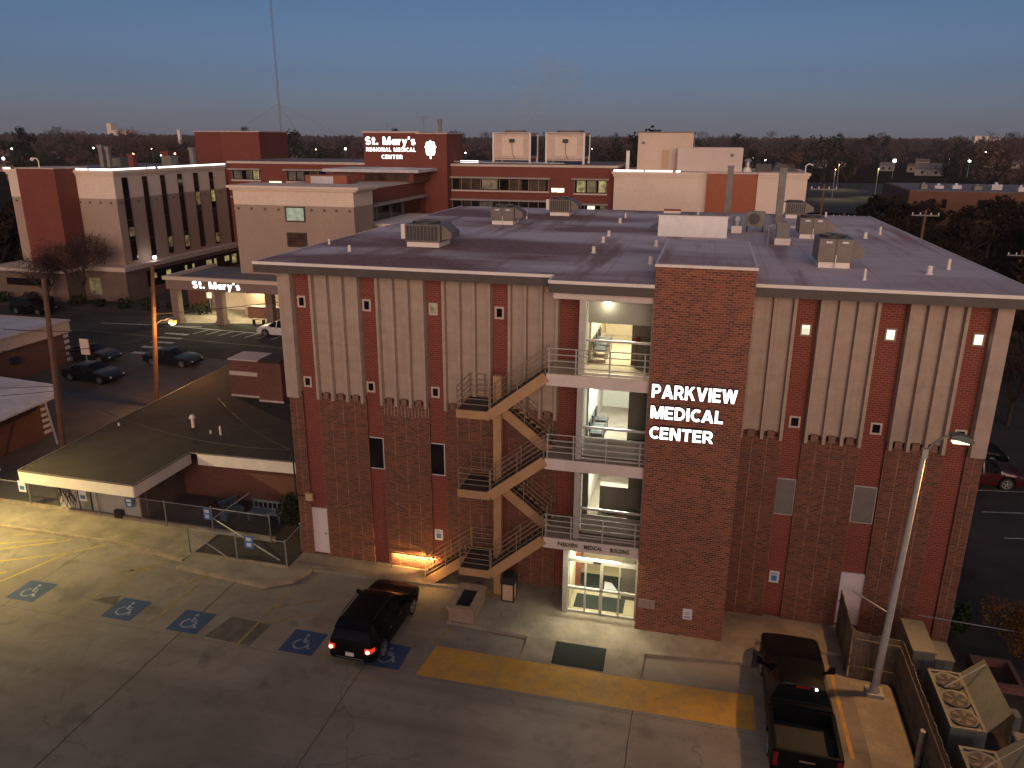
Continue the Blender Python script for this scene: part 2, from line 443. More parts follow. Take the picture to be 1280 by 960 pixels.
M['dark'] = plain('matt_black', (.012,.012,.012), .7, var=.2, scale=3)
M['mat'] = plain('dark_green_doormat', (.018,.026,.022), .95, var=.3, scale=6)
M['bench'] = plain('pale_blue_bench_paint', (.10,.14,.19), .6, var=.3, scale=4)
M['bin'] = plain('tan_bin_panel', (.50,.33,.20), .7, var=.15, scale=5)
M['planter'] = plain('planter_concrete', (.33,.23,.17), .85, var=.3, scale=3)
M['soil'] = plain('planter_soil', (.02,.017,.015), .95, var=.4, scale=6)
M['cable'] = plain('black_cable', (.012,.012,.012), .6, var=.1, scale=2)
M['sign_white'] = plain('white_sign', (.62,.62,.66), .5, var=.06, scale=5)
M['sign_blue'] = plain('blue_sign', (.05,.16,.38), .5, var=.06, scale=5)
M['dentil'] = plain('brown_dentil_block', (.22,.12,.075), .85, var=.3, scale=6)
M['plaque'] = plain('tan_stone_plaque', (.34,.25,.19), .8, var=.15, scale=4)
M['tyre'] = plain('tyre_rubber', (.014,.014,.014), .85, var=.2, scale=6, local=True)
M['rim'] = plain('alloy_rim', (.55,.55,.56), .3, metal=.85, var=.15, scale=6, local=True)
M['chrome'] = plain('chrome', (.7,.7,.7), .15, metal=1, var=.05, scale=6, local=True)
M['plate'] = plain('licence_plate', (.65,.65,.65), .5, var=.1, scale=9, local=True)
M['bark'] = plain('grey_brown_bark', (.07,.05,.038), .95, var=.4, scale=4, local=True, spec=.05)
M['house_wall'] = plain('dim_house_wall', (.30,.26,.24), .9, var=.2, scale=1)
M['pale_twig'] = plain('pale_winter_twigs', (.13,.082,.066), .95, var=.5, scale=.5, spec=.05, local=True)
M['brown_twig'] = plain('bare_brown_twigs', (.080,.050,.042), .95, var=.5, scale=.5, local=True, spec=.05)
M['dark_leaf'] = plain('evergreen_foliage', (.028,.034,.018), .9, var=.5, scale=.5, local=True, spec=.05)
M['wood_leaf'] = plain('dark_oak_foliage', (.032,.022,.014), .9, var=.5, scale=.5, local=True, spec=.05)
M['orange_leaf'] = plain('orange_autumn_leaf', (.20,.095,.018), .8, var=.5, scale=2, local=True, spec=.05)
M['ivy'] = plain('green_ivy_leaf', (.03,.055,.02), .7, var=.5, scale=3, local=True, spec=.05)
M['room_wall'] = plain('cream_room_wall', (.62,.52,.36), .8, var=.08, scale=1)
M['room_floor'] = plain('polished_tan_floor', (.46,.39,.27), .25, var=.15, scale=1)
M['room_grey'] = plain('grey_room_wall', (.50,.48,.43), .8, var=.08, scale=1)
M['partition'] = plain('dark_brown_partition', (.13,.11,.09), .6, var=.2, scale=1)
M['bulkhead'] = plain('grey_bulkhead', (.42,.40,.37), .7, var=.06, scale=1)
M['seat'] = plain('dark_chair_vinyl', (.035,.04,.042), .5, var=.2, scale=4)
M['poster'] = plain('framed_print', (.35,.22,.09), .6, var=.6, scale=9)

def paintm(name, c, rough=.3, coat=.12):
    m, nt, N, L, b = newmat(name)
    f = noisen(N, L, objc(N), 2.5, 4, .6)
    setc(L, b, mixc(N, L, mathn(N, L, 'MULTIPLY', f, .3), c, tuple(x*.6+.006 for x in c)))
    b.inputs['Roughness'].default_value = rough
    b.inputs['Specular IOR Level'].default_value = .5 if coat > .05 else .10; b.inputs['Coat Weight'].default_value = coat; b.inputs['Coat Roughness'].default_value = .06
    return m
M['car_black'] = paintm('black_car_paint', (.004,.004,.005), .4, .03)
M['car_navy'] = paintm('dark_navy_car_paint', (.006,.008,.012), .35, .06)
M['car_grey'] = paintm('charcoal_car_paint', (.010,.011,.013), .35, .06)
M['car_white'] = paintm('white_car_paint', (.62,.60,.60))
M['car_red'] = paintm('red_car_paint', (.05,.004,.005))
M['car_glass'] = paintm('tinted_car_glass', (.004,.005,.006), .12, .04)
M['tail_on'] = glow('lit_tail_lamp', (1,.05,.02), .35, (.3,.01,.01))
M['tail_hot'] = glow('brake_lamp_core', (1,.5,.22), 4, (.3,.05,.02))
M['tail_off'] = plain('red_tail_lens', (.16,.006,.009), .2, var=.1, scale=6, local=True)
M['head_off'] = plain('clear_head_lens', (.55,.55,.57), .1, var=.1, scale=6, local=True)

def glassm(name, tint, amount):
    m, nt, N, L, b = newmat(name)
    N.remove(b)
    t = N.new('ShaderNodeBsdfTransparent'); t.inputs[0].default_value = (*tint,1)
    g = N.new('ShaderNodeBsdfGlossy'); g.inputs['Roughness'].default_value = .04
    w = noisen(N, L, geo(N), 1.2, 2, .5)
    fr = N.new('ShaderNodeFresnel'); fr.inputs[0].default_value = 1.5
    mx = N.new('ShaderNodeMixShader')
    L.new(mathn(N, L, 'ADD', mathn(N, L, 'MULTIPLY', fr.outputs[0], amount), mathn(N, L, 'MULTIPLY', w, .02)), mx.inputs[0])
    L.new(t.outputs[0], mx.inputs[1]); L.new(g.outputs[0], mx.inputs[2])
    L.new(mx.outputs[0], N['Material Output'].inputs[0])
    return m
M['glass'] = glassm('clear_window_glass', (.88,.90,.86), 1.0)

def darkglass(name, c, rough=.08):
    m, nt, N, L, b = newmat(name)
    f = noisen(N, L, geo(N), .9, 3, .5)
    setc(L, b, mixc(N, L, f, c, tuple(x*.35 for x in c)))
    b.inputs['Roughness'].default_value = rough
    return m
M['win_dark'] = darkglass('unlit_window_glass', (.014,.012,.012))
M['win_brown'] = darkglass('curtained_window_glass', (.075,.042,.03), .2)
M['win_grey'] = darkglass('blinds_behind_glass', (.16,.15,.13), .25)
def litglass(name, c, s, dark=.25):
    m, nt, N, L, b = newmat(name)
    f = noisen(N, L, geo(N), 1.6, 3, .6, .35, .65)
    b.inputs['Base Color'].default_value = (.1,.1,.1,1)
    b.inputs['Roughness'].default_value = .2
    L.new(mixc(N, L, f, c, tuple(x*dark for x in c)), b.inputs['Emission Color']); b.inputs['Emission Strength'].default_value = s
    return m
M['win_lit'] = litglass('lit_yellow_window', (.62,.50,.17), .34, .12)
M['win_lit_dim'] = litglass('dim_amber_window', (.36,.24,.09), .20, .1)
M['win_lit_green'] = litglass('lit_greenish_window', (.42,.47,.33), .36, .6)
M['win_bright'] = litglass('bright_small_window', (1,.93,.66), 1.1, .35)
M['led'] = glow('white_led_strip', (1,.97,.92), 1.6)
M['letter'] = glow('lit_white_letter', (1,.97,.92), 1.5)
M['letter_side'] = plain('black_letter_paint', (.01,.01,.01), .6, var=.1)
M['lamp_warm'] = glow('sodium_lamp_lens', (1,.24,.02), 2.0)
M['lamp_white'] = glow('white_lamp_lens', (1,.75,.4), 1.6)
M['far_lamp'] = glow('far_white_lamp', (1,.97,.90), 9)
M['far_lamp_warm'] = glow('far_orange_lamp', (1,.55,.25), 7)
M['far_lamp_red'] = glow('far_red_lamp', (1,.22,.14), 9)
M['tube_light'] = glow('ceiling_tube_light', (1,.98,.78), 9)
M['dome'] = glow('ceiling_dome_light', (1,.96,.74), 6)

def chain():
    m, nt, N, L, b = newmat('chain_link_mesh')
    v, u, z = wallvec(N, L)
    a = mathn(N, L, 'PINGPONG', mathn(N, L, 'ADD', u, z), .045)
    c = mathn(N, L, 'PINGPONG', mathn(N, L, 'SUBTRACT', u, z), .045)
    w = mathn(N, L, 'LESS_THAN', mathn(N, L, 'MINIMUM', a, c), .0022)
    b.inputs['Base Color'].default_value = (.22,.22,.22,1); b.inputs['Metallic'].default_value = .4; b.inputs['Roughness'].default_value = .5
    t = N.new('ShaderNodeBsdfTransparent'); mx = N.new('ShaderNodeMixShader')
    L.new(w, mx.inputs[0]); L.new(t.outputs[0], mx.inputs[1]); L.new(b.outputs[0], mx.inputs[2])
    L.new(mx.outputs[0], N['Material Output'].inputs[0])
    return m
M['chain'] = chain()
# =================================================================== the medical building
BLD = thing('medical_building', 'four storey brick medical building with fluted concrete panels and flat grey roof', 'building', (-2, 0, 0))
H = 13.36
XL, XR, YB = -15.3, 11.5, 26.2
PANELS = [(-15.23,-14.62,2), (-13.84,-11.68,4), (-10.99,-8.92,4), (-8.23,-6.22,4), (-5.59,-3.58,4), (3.25,4.82,3), (5.52,7.50,4), (8.35,10.23,4), (10.97,11.52,2)]

w = MB()
w.box(XL, -3.56, 0, YB, -.15, 12.9)
w.box(3.235, XR, 0, YB, -.15, 12.9)
w.box(-3.56, 3.235, 4.6, YB, -.15, 12.9)
w.box(-3.5595, -2.5, 0, .25, -.15, 12.9)
w.build('recessed_brick_wall', M['brick_strip'], BLD)
for i, (x0, x1, n) in enumerate(PANELS):
    pitch = (x1-x0)/n
    mt = brick('brick_face_%s' % 'abcdefghi'[i], (.22,.062,.031), (.062,.024,.018), (.20,.105,.064), ms=.013, wear=.25, stack=(pitch, -(x0-.13)+pitch/2*0))
    s = MB(); s.box(x0, x1, -.13, .05, -.15, 7.62); s.build('lower_brick_wall', mt, BLD)

for x0, x1, n in PANELS:
    p = MB()
    p.box(x0, x1, -.16, -.002, 7.8, 13.0)
    rw = .17
    xs = [x0 + (x1-x0-rw)*k/(n-1) for k in range(n)]
    if x0 == 3.25: xs = [3.25, 3.98, 4.65]
    if n == 2: xs = [x0]; rw = x1-x0
    for x in xs:
        p.prism([(x, -.161), (x+.03, -.37), (x+rw-.03, -.37), (x+rw, -.161)], 7.54, 12.995)
    o = p.build('concrete_panel', M['panel'], BLD)
    each('dentil_block', M['dentil'], o, [((a+rw+b)/2-.13, (a+rw+b)/2+.11, -.27, -.10, 7.58, 7.84) for a, b in zip(xs[:-1], xs[1:])])

roof = MB()
out = [(-15.75,-1.1), (-3.6,-1.1), (-3.6,-2.23), (0,-2.23), (0,-1.1), (3.235,-1.1), (12.1,-1.1), (11.5,26.4), (-15.75,26.4)]
roof.prism(out, 12.98, H)
R = roof.build('roof', M['membrane'], BLD)
def edge_strip(pts, zt, zb, t, name, mat, par):
    m = MB()
    for (ax, ay), (bx, by) in zip(pts[:-1], pts[1:]):
        d = Vector((bx-ax, by-ay)).normalized(); n = Vector((d.y, -d.x))
        a = Vector((ax, ay)); b = Vector((bx, by))
        q = [a - d*0, b + d*0, b + n*t, a + n*t]
        m.prism([tuple(q[0]), tuple(q[3]), tuple(q[2]), tuple(q[1])], zb, zt)
    return m.build(name, mat, par, fix=True)
front = [(-15.75,26.4), (-15.75,-1.1), (-3.6,-1.1), (-3.6,-2.23), (0,-2.23)]
front2 = [(3.235,-1.1), (12.1,-1.1), (11.5,26.4)]
for pts in (front, front2):
    edge_strip(pts, H+.03, H-.085, .05, 'roof_edge_trim', M['trim'], R)
    edge_strip(pts, H-.09, 12.95, .02, 'fascia', M['fascia'], R)

tw = MB(); tw.box(0, 3.235, -2.24, 4.7, -.15, 14.0)
T = tw.build('brick_tower', M['brick_tower'], BLD)
c = MB(); c.box(-.03, 3.265, -2.28, 4.7, 14.0, 14.09); c.build('tower_cap', M['trim'], T)
c = MB(); c.box(.05, 3.19, -2.2, 4.65, 14.09, 14.10); c.build('tower_roof', M['membrane'], T)

def framed(name, x0, x1, z0, z1, pane, fw=.06, y=0., fm='plaque', par=BLD, proud=.05, mid=0):
    g = MB(); g.quad((x0,y-.012,z0), (x1,y-.012,z0), (x1,y-.012,z1), (x0,y-.012,z1))
    g.v = g.v
    o = MB()
    o.box(x0-.005, x1+.005, y-.012, y+.02, z0-.005, z1+.005)
    p = o.build(name, M[pane], par)
    f = MB()
    f.box(x0-fw, x0, y-proud, y+.02, z0-fw, z1+fw); f.box(x1, x1+fw, y-proud, y+.02, z0-fw, z1+fw)
    f.box(x0, x1, y-proud, y+.02, z0-fw, z0); f.box(x0, x1, y-proud, y+.02, z1, z1+fw)
    for k in range(mid):
        xx = x0+(x1-x0)*(k+1)/(mid+1); f.box(xx-.02, xx+.02, y-proud+.01, y+.02, z0, z1)
    f.build('frame', M[fm], p)
    return p
for i, x in enumerate((-14.52, -11.64, -8.82, -6.13)):
    framed('small_window', x+.05, x+.27, 11.46, 11.80, 'win_lit' if i == 2 else 'win_dark', .075, fm='sill')
    if i < 3: framed('small_window', x+.05, x+.27, 8.03, 8.35, 'win_dark', .075, fm='sill')
for i, x in enumerate((5.01, 7.77, 10.5)):
    framed('small_window', x+.05, x+.31, 11.48, 11.82, 'win_bright', .055)
    framed('small_window', x+.05, x+.31, 8.04, 8.36, 'win_dark', .065, fm='sill')
for x0, x1 in ((-11.72,-11.08), (-8.97,-8.36)):
    framed('window', x0, x1, 4.55, 5.92, 'win_dark', .035, fm='sign_white', proud=.03)
for x0, x1 in ((4.83,5.47), (7.56,8.28)):
    p = framed('louver_vent', x0, x1, 4.48, 5.90, 'louver', .035, fm='alu', proud=.04)
    l = MB()
    z = 4.52
    while z < 5.86:
        l.add([(x0,-.036,z),(x1,-.036,z),(x1,-.012,z+.05),(x0,-.012,z+.05)], [(0,1,2,3)]); z += .07
    l.build('slat', M['louver'], p)
# louvred brick grille under the second panel
g = MB()
for k in range(14):
    x = -10.9 + k*.15
    g.box(x, x+.03, -.145, -.12, 7.05, 7.5)
g.build('brick_grille', M['plaque'], BLD)

def door(x0, x1, z0, z1, par, hx):
    d = MB(); d.box(x0, x1, -.06 if par is BLD else 0, .02, z0, z1)
    o = d.build('door', M['door_white'], par)
    k = MB(); k.cyl((hx,-.06,z0+1.0), (hx,-.13,z0+1.0), .035, n=8); k.build('handle', M['galv'], o)
    f = MB(); f.box(x0-.06,x0,-.08,.02,z0,z1+.06); f.box(x1,x1+.06,-.08,.02,z0,z1+.06); f.box(x0,x1,-.08,.02,z1,z1+.06); f.build('frame', M['door_white'], o)
door(-14.60, -13.95, .1, 2.25, BLD, -14.03)
door(7.5, 8.30, .1, 2.28, BLD, 7.58)
c = MB(); c.tube([(-15.27,-.18,2.7), (-15.27,-.2,4.9), (-15.27,.6,5.0)], .04); c.tube([(-15.27,-.18,2.9), (-14.75,-.2,2.9)], .03)
c.build('conduit', M['dark'], BLD)
c = MB(); c.box(-14.78,-14.45,-.28,-.13,2.72,3.05); c.build('meter_box', M['bin'], BLD)

# ---- glazed bay with balconies
bm_ = MB(); bm_.box(-3.5, -.005, -1.98, -1.60, 12.70, 12.975); bm_.build('bay_beam', M['spandrel'], BLD)
FL = [(0.0, 3.35), (3.35, 6.65), (6.65, 9.95), (9.95, 12.72)]
for i in (1, 2, 3):
    z = FL[i][0]
    b = MB(); b.box(-3.7, -.004, -2.0, 4.6, z-.46, z-.02)
    B = b.build('balcony', M['spandrel'], BLD)
    f = MB(); f.box(-3.69, -.006, -1.99, 4.59, z-.02, z); f.build('balcony_floor', M['room_floor'] if i == 3 else M['walk'], B)
    r = MB()
    for x in (-3.62, -2.64, -1.43, -.20): r.cyl((x,-1.94,z), (x,-1.94,z+.93), .028, n=8)
    for h in (.24, .47, .70, .93): r.tube([(-3.68,-1.94,z+h), (-.02,-1.94,z+h)], .022)
    r.build('railing', M['rail'], B)
    c = MB(); c.box(-2.58, -2.36, -1.83, -1.60, z, FL[i][1]-(.46 if i < 3 else .02)); c.build('bay_column', M['alu'], BLD)
    top = FL[i][1] - .46 if i < 3 else 12.70
    g = MB(); g.quad((-2.36,-1.72,z), (0,-1.72,z), (0,-1.72,top), (-2.36,-1.72,top)); G = g.build('bay_glazing', M['glass'], BLD)
    fr = MB(); fr.box(-2.36, 0, -1.76, -1.68, z+1.22, z+1.30); fr.box(-2.36, 0, -1.76, -1.68, z, z+.06); fr.box(-2.36, 0, -1.76, -1.68, top-.07, top)
    fr.box(-.06, 0, -1.765, -1.675, z+.06, top-.07)
    fr.build('frame', M['alu'], G)
    # side return with its door, and the room behind
    sd = MB(); sd.box(-2.52, -2.46, -1.6, 0, z, top); sd.build('side_glazing', M['bulkhead'], BLD)
    ps = MB(); ps.box(-2.53, -2.525, -1.3, -.5, z+.9, z+2.0); ps.build('door_pane', M['win_lit_green'], BLD)
    rm = MB(); rm.box(-2.45, -2.40, 0, 4.5, z, top); rm.box(-2.45, 0, 4.45, 4.55, z, top)
    rm.build('room_wall', M['room_wall'] if i == 3 else M['room_grey'], BLD)
    if i == 3:
        pt = MB(); pt.box(-.85, -.02, -.2, .0, z, top-.8); pt.build('partition', M['partition'], BLD)
        bk = MB(); bk.box(-2.36, -.02, -1.15, -1.05, 11.72, top); bk.build('bulkhead', M['bulkhead'], BLD)
        dm = MB(); dm.ball((-1.65,-1.38,12.55), .13, sz=.6); dm.build('ceiling_lamp', M['dome'], BLD)
    elif i == 2:
        pt = MB(); pt.box(-.78, -.02, -.9, -.7, z, top); pt.build('partition', M['partition'], BLD)
        pt = MB(); pt.box(-2.36, -.02, -1.40, -1.36, z, z+.75); pt.build('low_partition', M['bulkhead'], BLD)
    else:
        pt = MB(); pt.box(-.62, -.02, -1.2, -1.0, z, top); pt.box(-2.36, -2.15, -1.2, -1.0, z, top); pt.build('partition', M['partition'], BLD)
        pt = MB(); pt.box(-2.36, -.02, -1.30, -1.26, z, z+.8); pt.build('low_partition', M['bulkhead'], BLD)
        pt = MB(); pt.box(-1.9, -.62, .6, 1.0, z, z+1.2); pt.build('reception_counter', M['partition'], BLD)
    lt = MB(); lt.box(-2.1, -.9, 1.2, 1.5, top-.06, top-.02); lt.build('ceiling_light', M['tube_light'], BLD)

# entrance at ground level
e = MB()
e.box(-2.93, -2.72, -1.80, -1.55, 0, 2.88)
for x in (-2.05, -1.45, -.72): e.box(x-.03, x+.03, -1.72, -1.62, 0, 2.3)
e.box(-1.42, -1.36, -1.72, -1.62, 0, 2.3)
e.box(-2.72, -.06, -1.75, -1.58, 2.28, 2.42)
e.box(-2.72, -.06, -1.72, -1.62, 0, .09); e.box(-2.72, -.06, -1.72, -1.62, 1.05, 1.15)
e.box(-.10, -.005, -1.72, -1.62, 0, 2.88)
e.build('entrance_frame', M['alu'], BLD)
g = MB(); g.quad((-2.72,-1.67,.09), (-.1,-1.67,.09), (-.1,-1.67,2.88), (-2.72,-1.67,2.88)); g.build('entrance_glazing', M['glass'], BLD)
q = MB(); q.box(-2.78, -.005, -1.6, 4.5, -.02, .004); q.build('lobby_floor', M['room_floor'], BLD)
q = MB(); q.box(-2.78, -2.70, -1.55, 4.5, 0, 2.88); q.box(-2.70, 0, 2.2, 2.3, 0, 2.88); q.build('lobby_wall', M['room_wall'], BLD)
q = MB(); q.box(-.75, -.02, -.35, -.2, 0, 1.9); q.build('lobby_cabinet', M['partition'], BLD)
q = MB(); q.box(-2.4, -1.0, -1.2, -1.0, 2.8, 2.86); q.build('lobby_light', M['tube_light'], BLD)
q = MB(); q.box(-1.75, -1.45, -1.78, -1.75, 2.31, 2.39); q.build('door_sensor', M['dark'], BLD)

for x, w_, t in ((-3.12, .78, 'PARKVIEW'), (-2.10, .70, 'MEDICAL'), (-1.10, .72, 'BUILDING')):
    m = shift(text_mesh(t, w_, .17, .03, .01), x, -2.012, 3.04)
    m.build('slab_lettering', M['letter_side'], BLD)

# ---- lit lettering on the tower
SG = thing('illuminated_sign', 'three rows of large white lit capital letters on the brick tower', 'sign', (0.1, -2.26, 7.9))
for t, w_, z, h in (('PARKVIEW', 2.86, 9.47, .49), ('MEDICAL', 2.46, 8.71, .46), ('CENTER', 2.18, 7.95, .45)):
    a = shift(sign_text(t, w_, h, .06), .12, -2.335, z)
    A = a.build('letter_row', M['letter'], SG, front=M['letter_side'], fix=True)
    bk = shift(sign_text(t, w_, h, .04, .055), .12, -2.27, z)  # dark outline added behind each row, drawing a halo around the letters
    bk.build('letter_halo', M['letter_side'], A, fix=True)

# ---- outside stair
ST = thing('outside_staircase', 'tan steel outside staircase zigzagging up beside the balconies', 'staircase', (-5.8, -1.1, 0))
LX0, LX1, BX = -7.1, -5.85, -3.7
p = MB(); p.box(-5.90, -5.58, -1.26, -1.0, 0, 9.45); p.build('post', M['stair'], ST)
def flight(xa, za, xb, zb, y0, y1, n, rails=True):
    s = MB()
    for y in (y0, y1): s.bar((xa, y, za-.14), (xb, y, zb-.14), .10, .38)
    F = s.build('stringer', M['stair'], ST)
    t = MB()
    for k in range(n):
        u = (k+.5)/n; x = xa+(xb-xa)*u; z = za+(zb-za)*(k+1)/n
        dx = abs(xb-xa)/n/2+.02
        t.box(x-dx, x+dx, y0+.05, y1-.05, z-.05, z-.01)
    t.build('tread', M['tread'], F)
    r = MB()
    for y in (y0, y1):
        for u in (0.02, .5, .98):
            x = xa+(xb-xa)*u; z = za+(zb-za)*u
            r.cyl((x,y,z-.1), (x,y,z+.93), .022, n=6)
        for h in (.26, .48, .70, .92): r.tube([(xa,y,za+h), (xb,y,zb+h)], .013)
    r.build('flight_railing', M['stair_rail'], F)
LZ = (1.5, 4.95, 8.25); BZ = (3.35, 6.65, 9.95)
flight(-9.0, 0.05, LX0, LZ[0], -1.05, -.3, 9)
for i in range(3):
    z = LZ[i]
    l = MB(); l.box(LX0, LX1, -1.98, -.3, z-.06, z)
    L_ = l.build('landing', M['tread'], ST)
    fr = MB(); fr.box(LX0-.03, LX1+.03, -2.04, -1.98, z-.30, z+.02); fr.box(LX0-.03, LX1+.03, -.3, -.22, z-.30, z+.02); fr.box(LX0-.06, LX0, -1.98, -.3, z-.3, z+.02)
    fr.build('landing_frame', M['stair'], L_)
    r = MB()
    for x, y in ((LX0,-2.0), (LX1,-2.0), (LX0,-.3), (-6.5,-.3), (LX1,-.3))[:2 if i == 0 else 5]: r.cyl((x,y,z), (x,y,z+.95), .025, n=6)
    for h in (.26, .48, .70, .94):
        pts = [(LX1,-2.0,z+h), (LX0,-2.0,z+h)] if i == 0 else [(LX1,-2.0,z+h), (LX0,-2.0,z+h), (LX0,-.3,z+h), (LX1,-.3,z+h)]
        r.tube(pts, .017)
        if i == 0: r.tube([(LX0,-2.0,z+h), (LX0,-1.1,z+h)], .017)
    r.build('landing_railing', M['stair_rail'], L_)
    if i == 0:
        r = MB(); r.cyl((LX0,-.3,z), (LX0,-.3,z+.95), .025, n=6)
        for h in (.26, .48, .70, .94): r.tube([(LX0,-.3,z+h), (LX1,-.3,z+h)], .017)
        r.build('landing_railing', M['stair_rail'], L_)
    flight(LX1, z, BX, BZ[i], -1.98, -1.28, 9)
    if i < 2: flight(BX, BZ[i], LX1+.1, LZ[i+1], -1.0, -.3, 9)

# ---- things on the roof
def hvac(x, y, w_, d_, h_, label, style, group='air handlers on the flat roof'):
    o = thing('rooftop_unit', label, 'air unit', (x+w_/2, y, H), group=group)
    b = MB(); b.box(x+.06, x+w_-.06, y+.06, y+d_-.06, H, H+.22); b.build('curb', M['trim'], o)
    b = MB(); b.box(x, x+w_, y, y+d_, H+.22, H+h_); c = b.build('cabinet', M['hvac'], o, bevel=.02)
    f = MB(); f.cyl((x+w_*.45, y+d_*.5, H+h_), (x+w_*.45, y+d_*.5, H+h_+.09), min(w_, d_)*.38, n=20); F = f.build('fan_shroud', M['hvac_dark'], o)
    g = MB()
    for k in range(6):
        a = k*PI/6; r = min(w_, d_)*.38
        g.bar((x+w_*.45-r*math.cos(a), y+d_*.5-r*math.sin(a), H+h_+.10), (x+w_*.45+r*math.cos(a), y+d_*.5+r*math.sin(a), H+h_+.10), .02, .02)
    g.build('fan_guard', M['hvac_slat'], F)
    if style == 'coil':
        m = MB(); m.box(x+.06, x+w_-.06, y-.012, y+.01, H+.3, H+h_-.06); m.build('coil', M['hvac_dark'], c)
        s = MB(); n = 9
        for k in range(n+1):
            xx = x+.06+(w_-.15)*k/n; s.box(xx, xx+.03, y-.035, y-.012, H+.26, H+h_-.03)
        s.build('coil_guard', M['hvac_slat'], c)
        e = MB(); e.box(x-.2, x-.01, y+.05, y+.3, H+.35, H+h_); e.build('service_box', M['trim'], o)
    else:
        s = MB(); s.box(x+w_*.49, x+w_*.51, y-.012, y, H+.25, H+h_-.02); s.build('panel_seam', M['hvac_dark'], c)
        s = MB()
        for xx in (x+w_*.2, x+w_*.66): s.box(xx, xx+w_*.18, y-.015, y, H+h_-.16, H+h_-.09)
        s.build('maker_plate', M['sign_white'], c)
        s = MB(); s.tube([(x+w_*.52,y-.05,H+.02), (x+w_*.52,y-.05,H+.5)], .025); s.build('drain_pipe', M['trim'], o)
    hd = MB(); hd.prism_xz([(x+w_, H+.3), (x+w_+.45, H+.4), (x+w_+.45, H+.65), (x+w_, H+h_-.02)], y+.3, y+d_-.2)
    hd.build('intake_hood', M['hvac'], o, fix=True)
    return o
hvac(-11.62, 4.7, 1.65, 1.7, 1.0, 'dark slatted air unit with a white side box, nearest the front fascia', 'coil')
hvac(-10.45, 14.9, 1.35, 1.6, .95, 'brown two door air unit with a white pipe, between the two slatted units', 'door')
hvac(-8.3, 21.0, 1.35, 2.0, 1.0, 'dark slatted air unit at the rear edge of the roof before the brick wing', 'coil')
hvac(5.72, 3.3, 1.25, 1.7, 1.1, 'brown two door air unit nearest the front edge, right half of the roof', 'door')
hvac(5.95, 12.8, 1.25, 1.7, 1.0, 'brown two door air unit behind the nearest one, right half of the roof', 'door')
hvac(6.15, 23.6, 1.25, 1.4, .95, 'dark slatted air unit beside the tall right stack at the rear', 'coil')
o = thing('roof_exhaust', 'small grey exhaust box on a white curb left of the brown air units', 'exhaust', (4.9, 9.9, H))
b = MB(); b.box(4.62, 5.32, 9.9, 10.6, H, H+.3); b.build('curb', M['trim'], o)
b = MB(); b.prism_yz([(9.92,H+.3), (10.58,H+.3), (10.55,H+.95), (10.1,H+1.0)], 4.68, 5.26); b.build('hood', M['stack'], o, fix=True)
o = thing('condenser_fan', 'grey wall condenser with one round fan on a low stand', 'air unit', (4.0, 15.2, H))
b = MB(); b.box(3.5, 4.45, 15.2, 15.6, H+.28, H+1.05); C_ = b.build('case', M['cabinet'], o, bevel=.02)
b = MB(); b.cyl((3.9,15.2,H+.68), (3.9,15.17,H+.68), .30, n=20); b.build('fan', M['hvac_dark'], C_)
b = MB()
for x in (3.55, 4.35): b.box(x, x+.06, 15.22, 15.58, H, H+.28)
b.build('stand', M['dark'], o)
o = thing('roof_ventilator', 'shiny metal roof ventilator on a white curb beside the round fan condenser', 'ventilator', (3.0, 14.6, H))
b = MB(); b.box(2.76, 3.28, 14.35, 14.85, H, H+.36); b.build('curb', M['trim'], o)
b = MB(); b.cyl((3.02,14.6,H+.36), (3.02,14.6,H+.62), .2, n=14); b.cyl((3.02,14.6,H+.62), (3.02,14.6,H+.85), .27, .2, n=14); b.build('cowl', M['galv'], o)
o = thing('roof_hatch_house', 'low white sloped hatch house in the middle of the roof', 'roof hatch', (.8, 12, H))
b = MB(); b.prism_yz([(11.9,H), (15.2,H), (15.2,H+.5), (12.15,H+.98)], -.87, 2.50); b.build('shell', M['white_metal'], o, fix=True)
b = MB(); b.prism_yz([(12.13,H+.98), (15.25,H+.5), (15.25,H+.55), (12.13,H+1.03)], -.92, 2.55); b.build('lid', M['trim'], o, fix=True)
for x, y, zt, lb in ((2.72, 27.0-1.2, 16.4, 'tall square grey stack nearer the hatch house, standing at the rear roof edge'), (5.50, 19.9, 16.5, 'tall square grey stack on the right half of the roof')):
    o = thing('exhaust_stack', lb, 'stack', (x, y, H))
    b = MB(); b.box(x-.19, x+.19, y-.19, y+.19, H, zt-.1); b.build('shaft', M['stack'], o)
    b = MB(); b.box(x-.22, x+.22, y-.22, y+.22, zt-.1, zt); b.box(x-.2, x+.2, y-.2, y+.2, (H+zt)/2, (H+zt)/2+.05); b.build('collar', M['stack'], o)
b = MB(); b.box(5.95, 7.0, 17.6, 18.2, H, H+.12); b.build('roof_plank', M['trim']); tag(bpy.data.objects['roof_plank'], 'short pale slab lying on the roof beside the tall right stack', 'slab')
b = MB(); b.box(-1.35, -.25, 24.9, 25.4, H, H+.14); o = b.build('roof_curb', M['trim']); tag(o, 'white curb with a red top at the rear edge of the roof', 'curb')
t = MB(); t.box(-1.35, -.25, 24.95, 25.4, H+.14, H+.24); t.build('curb_top', M['brick_orange'], o)

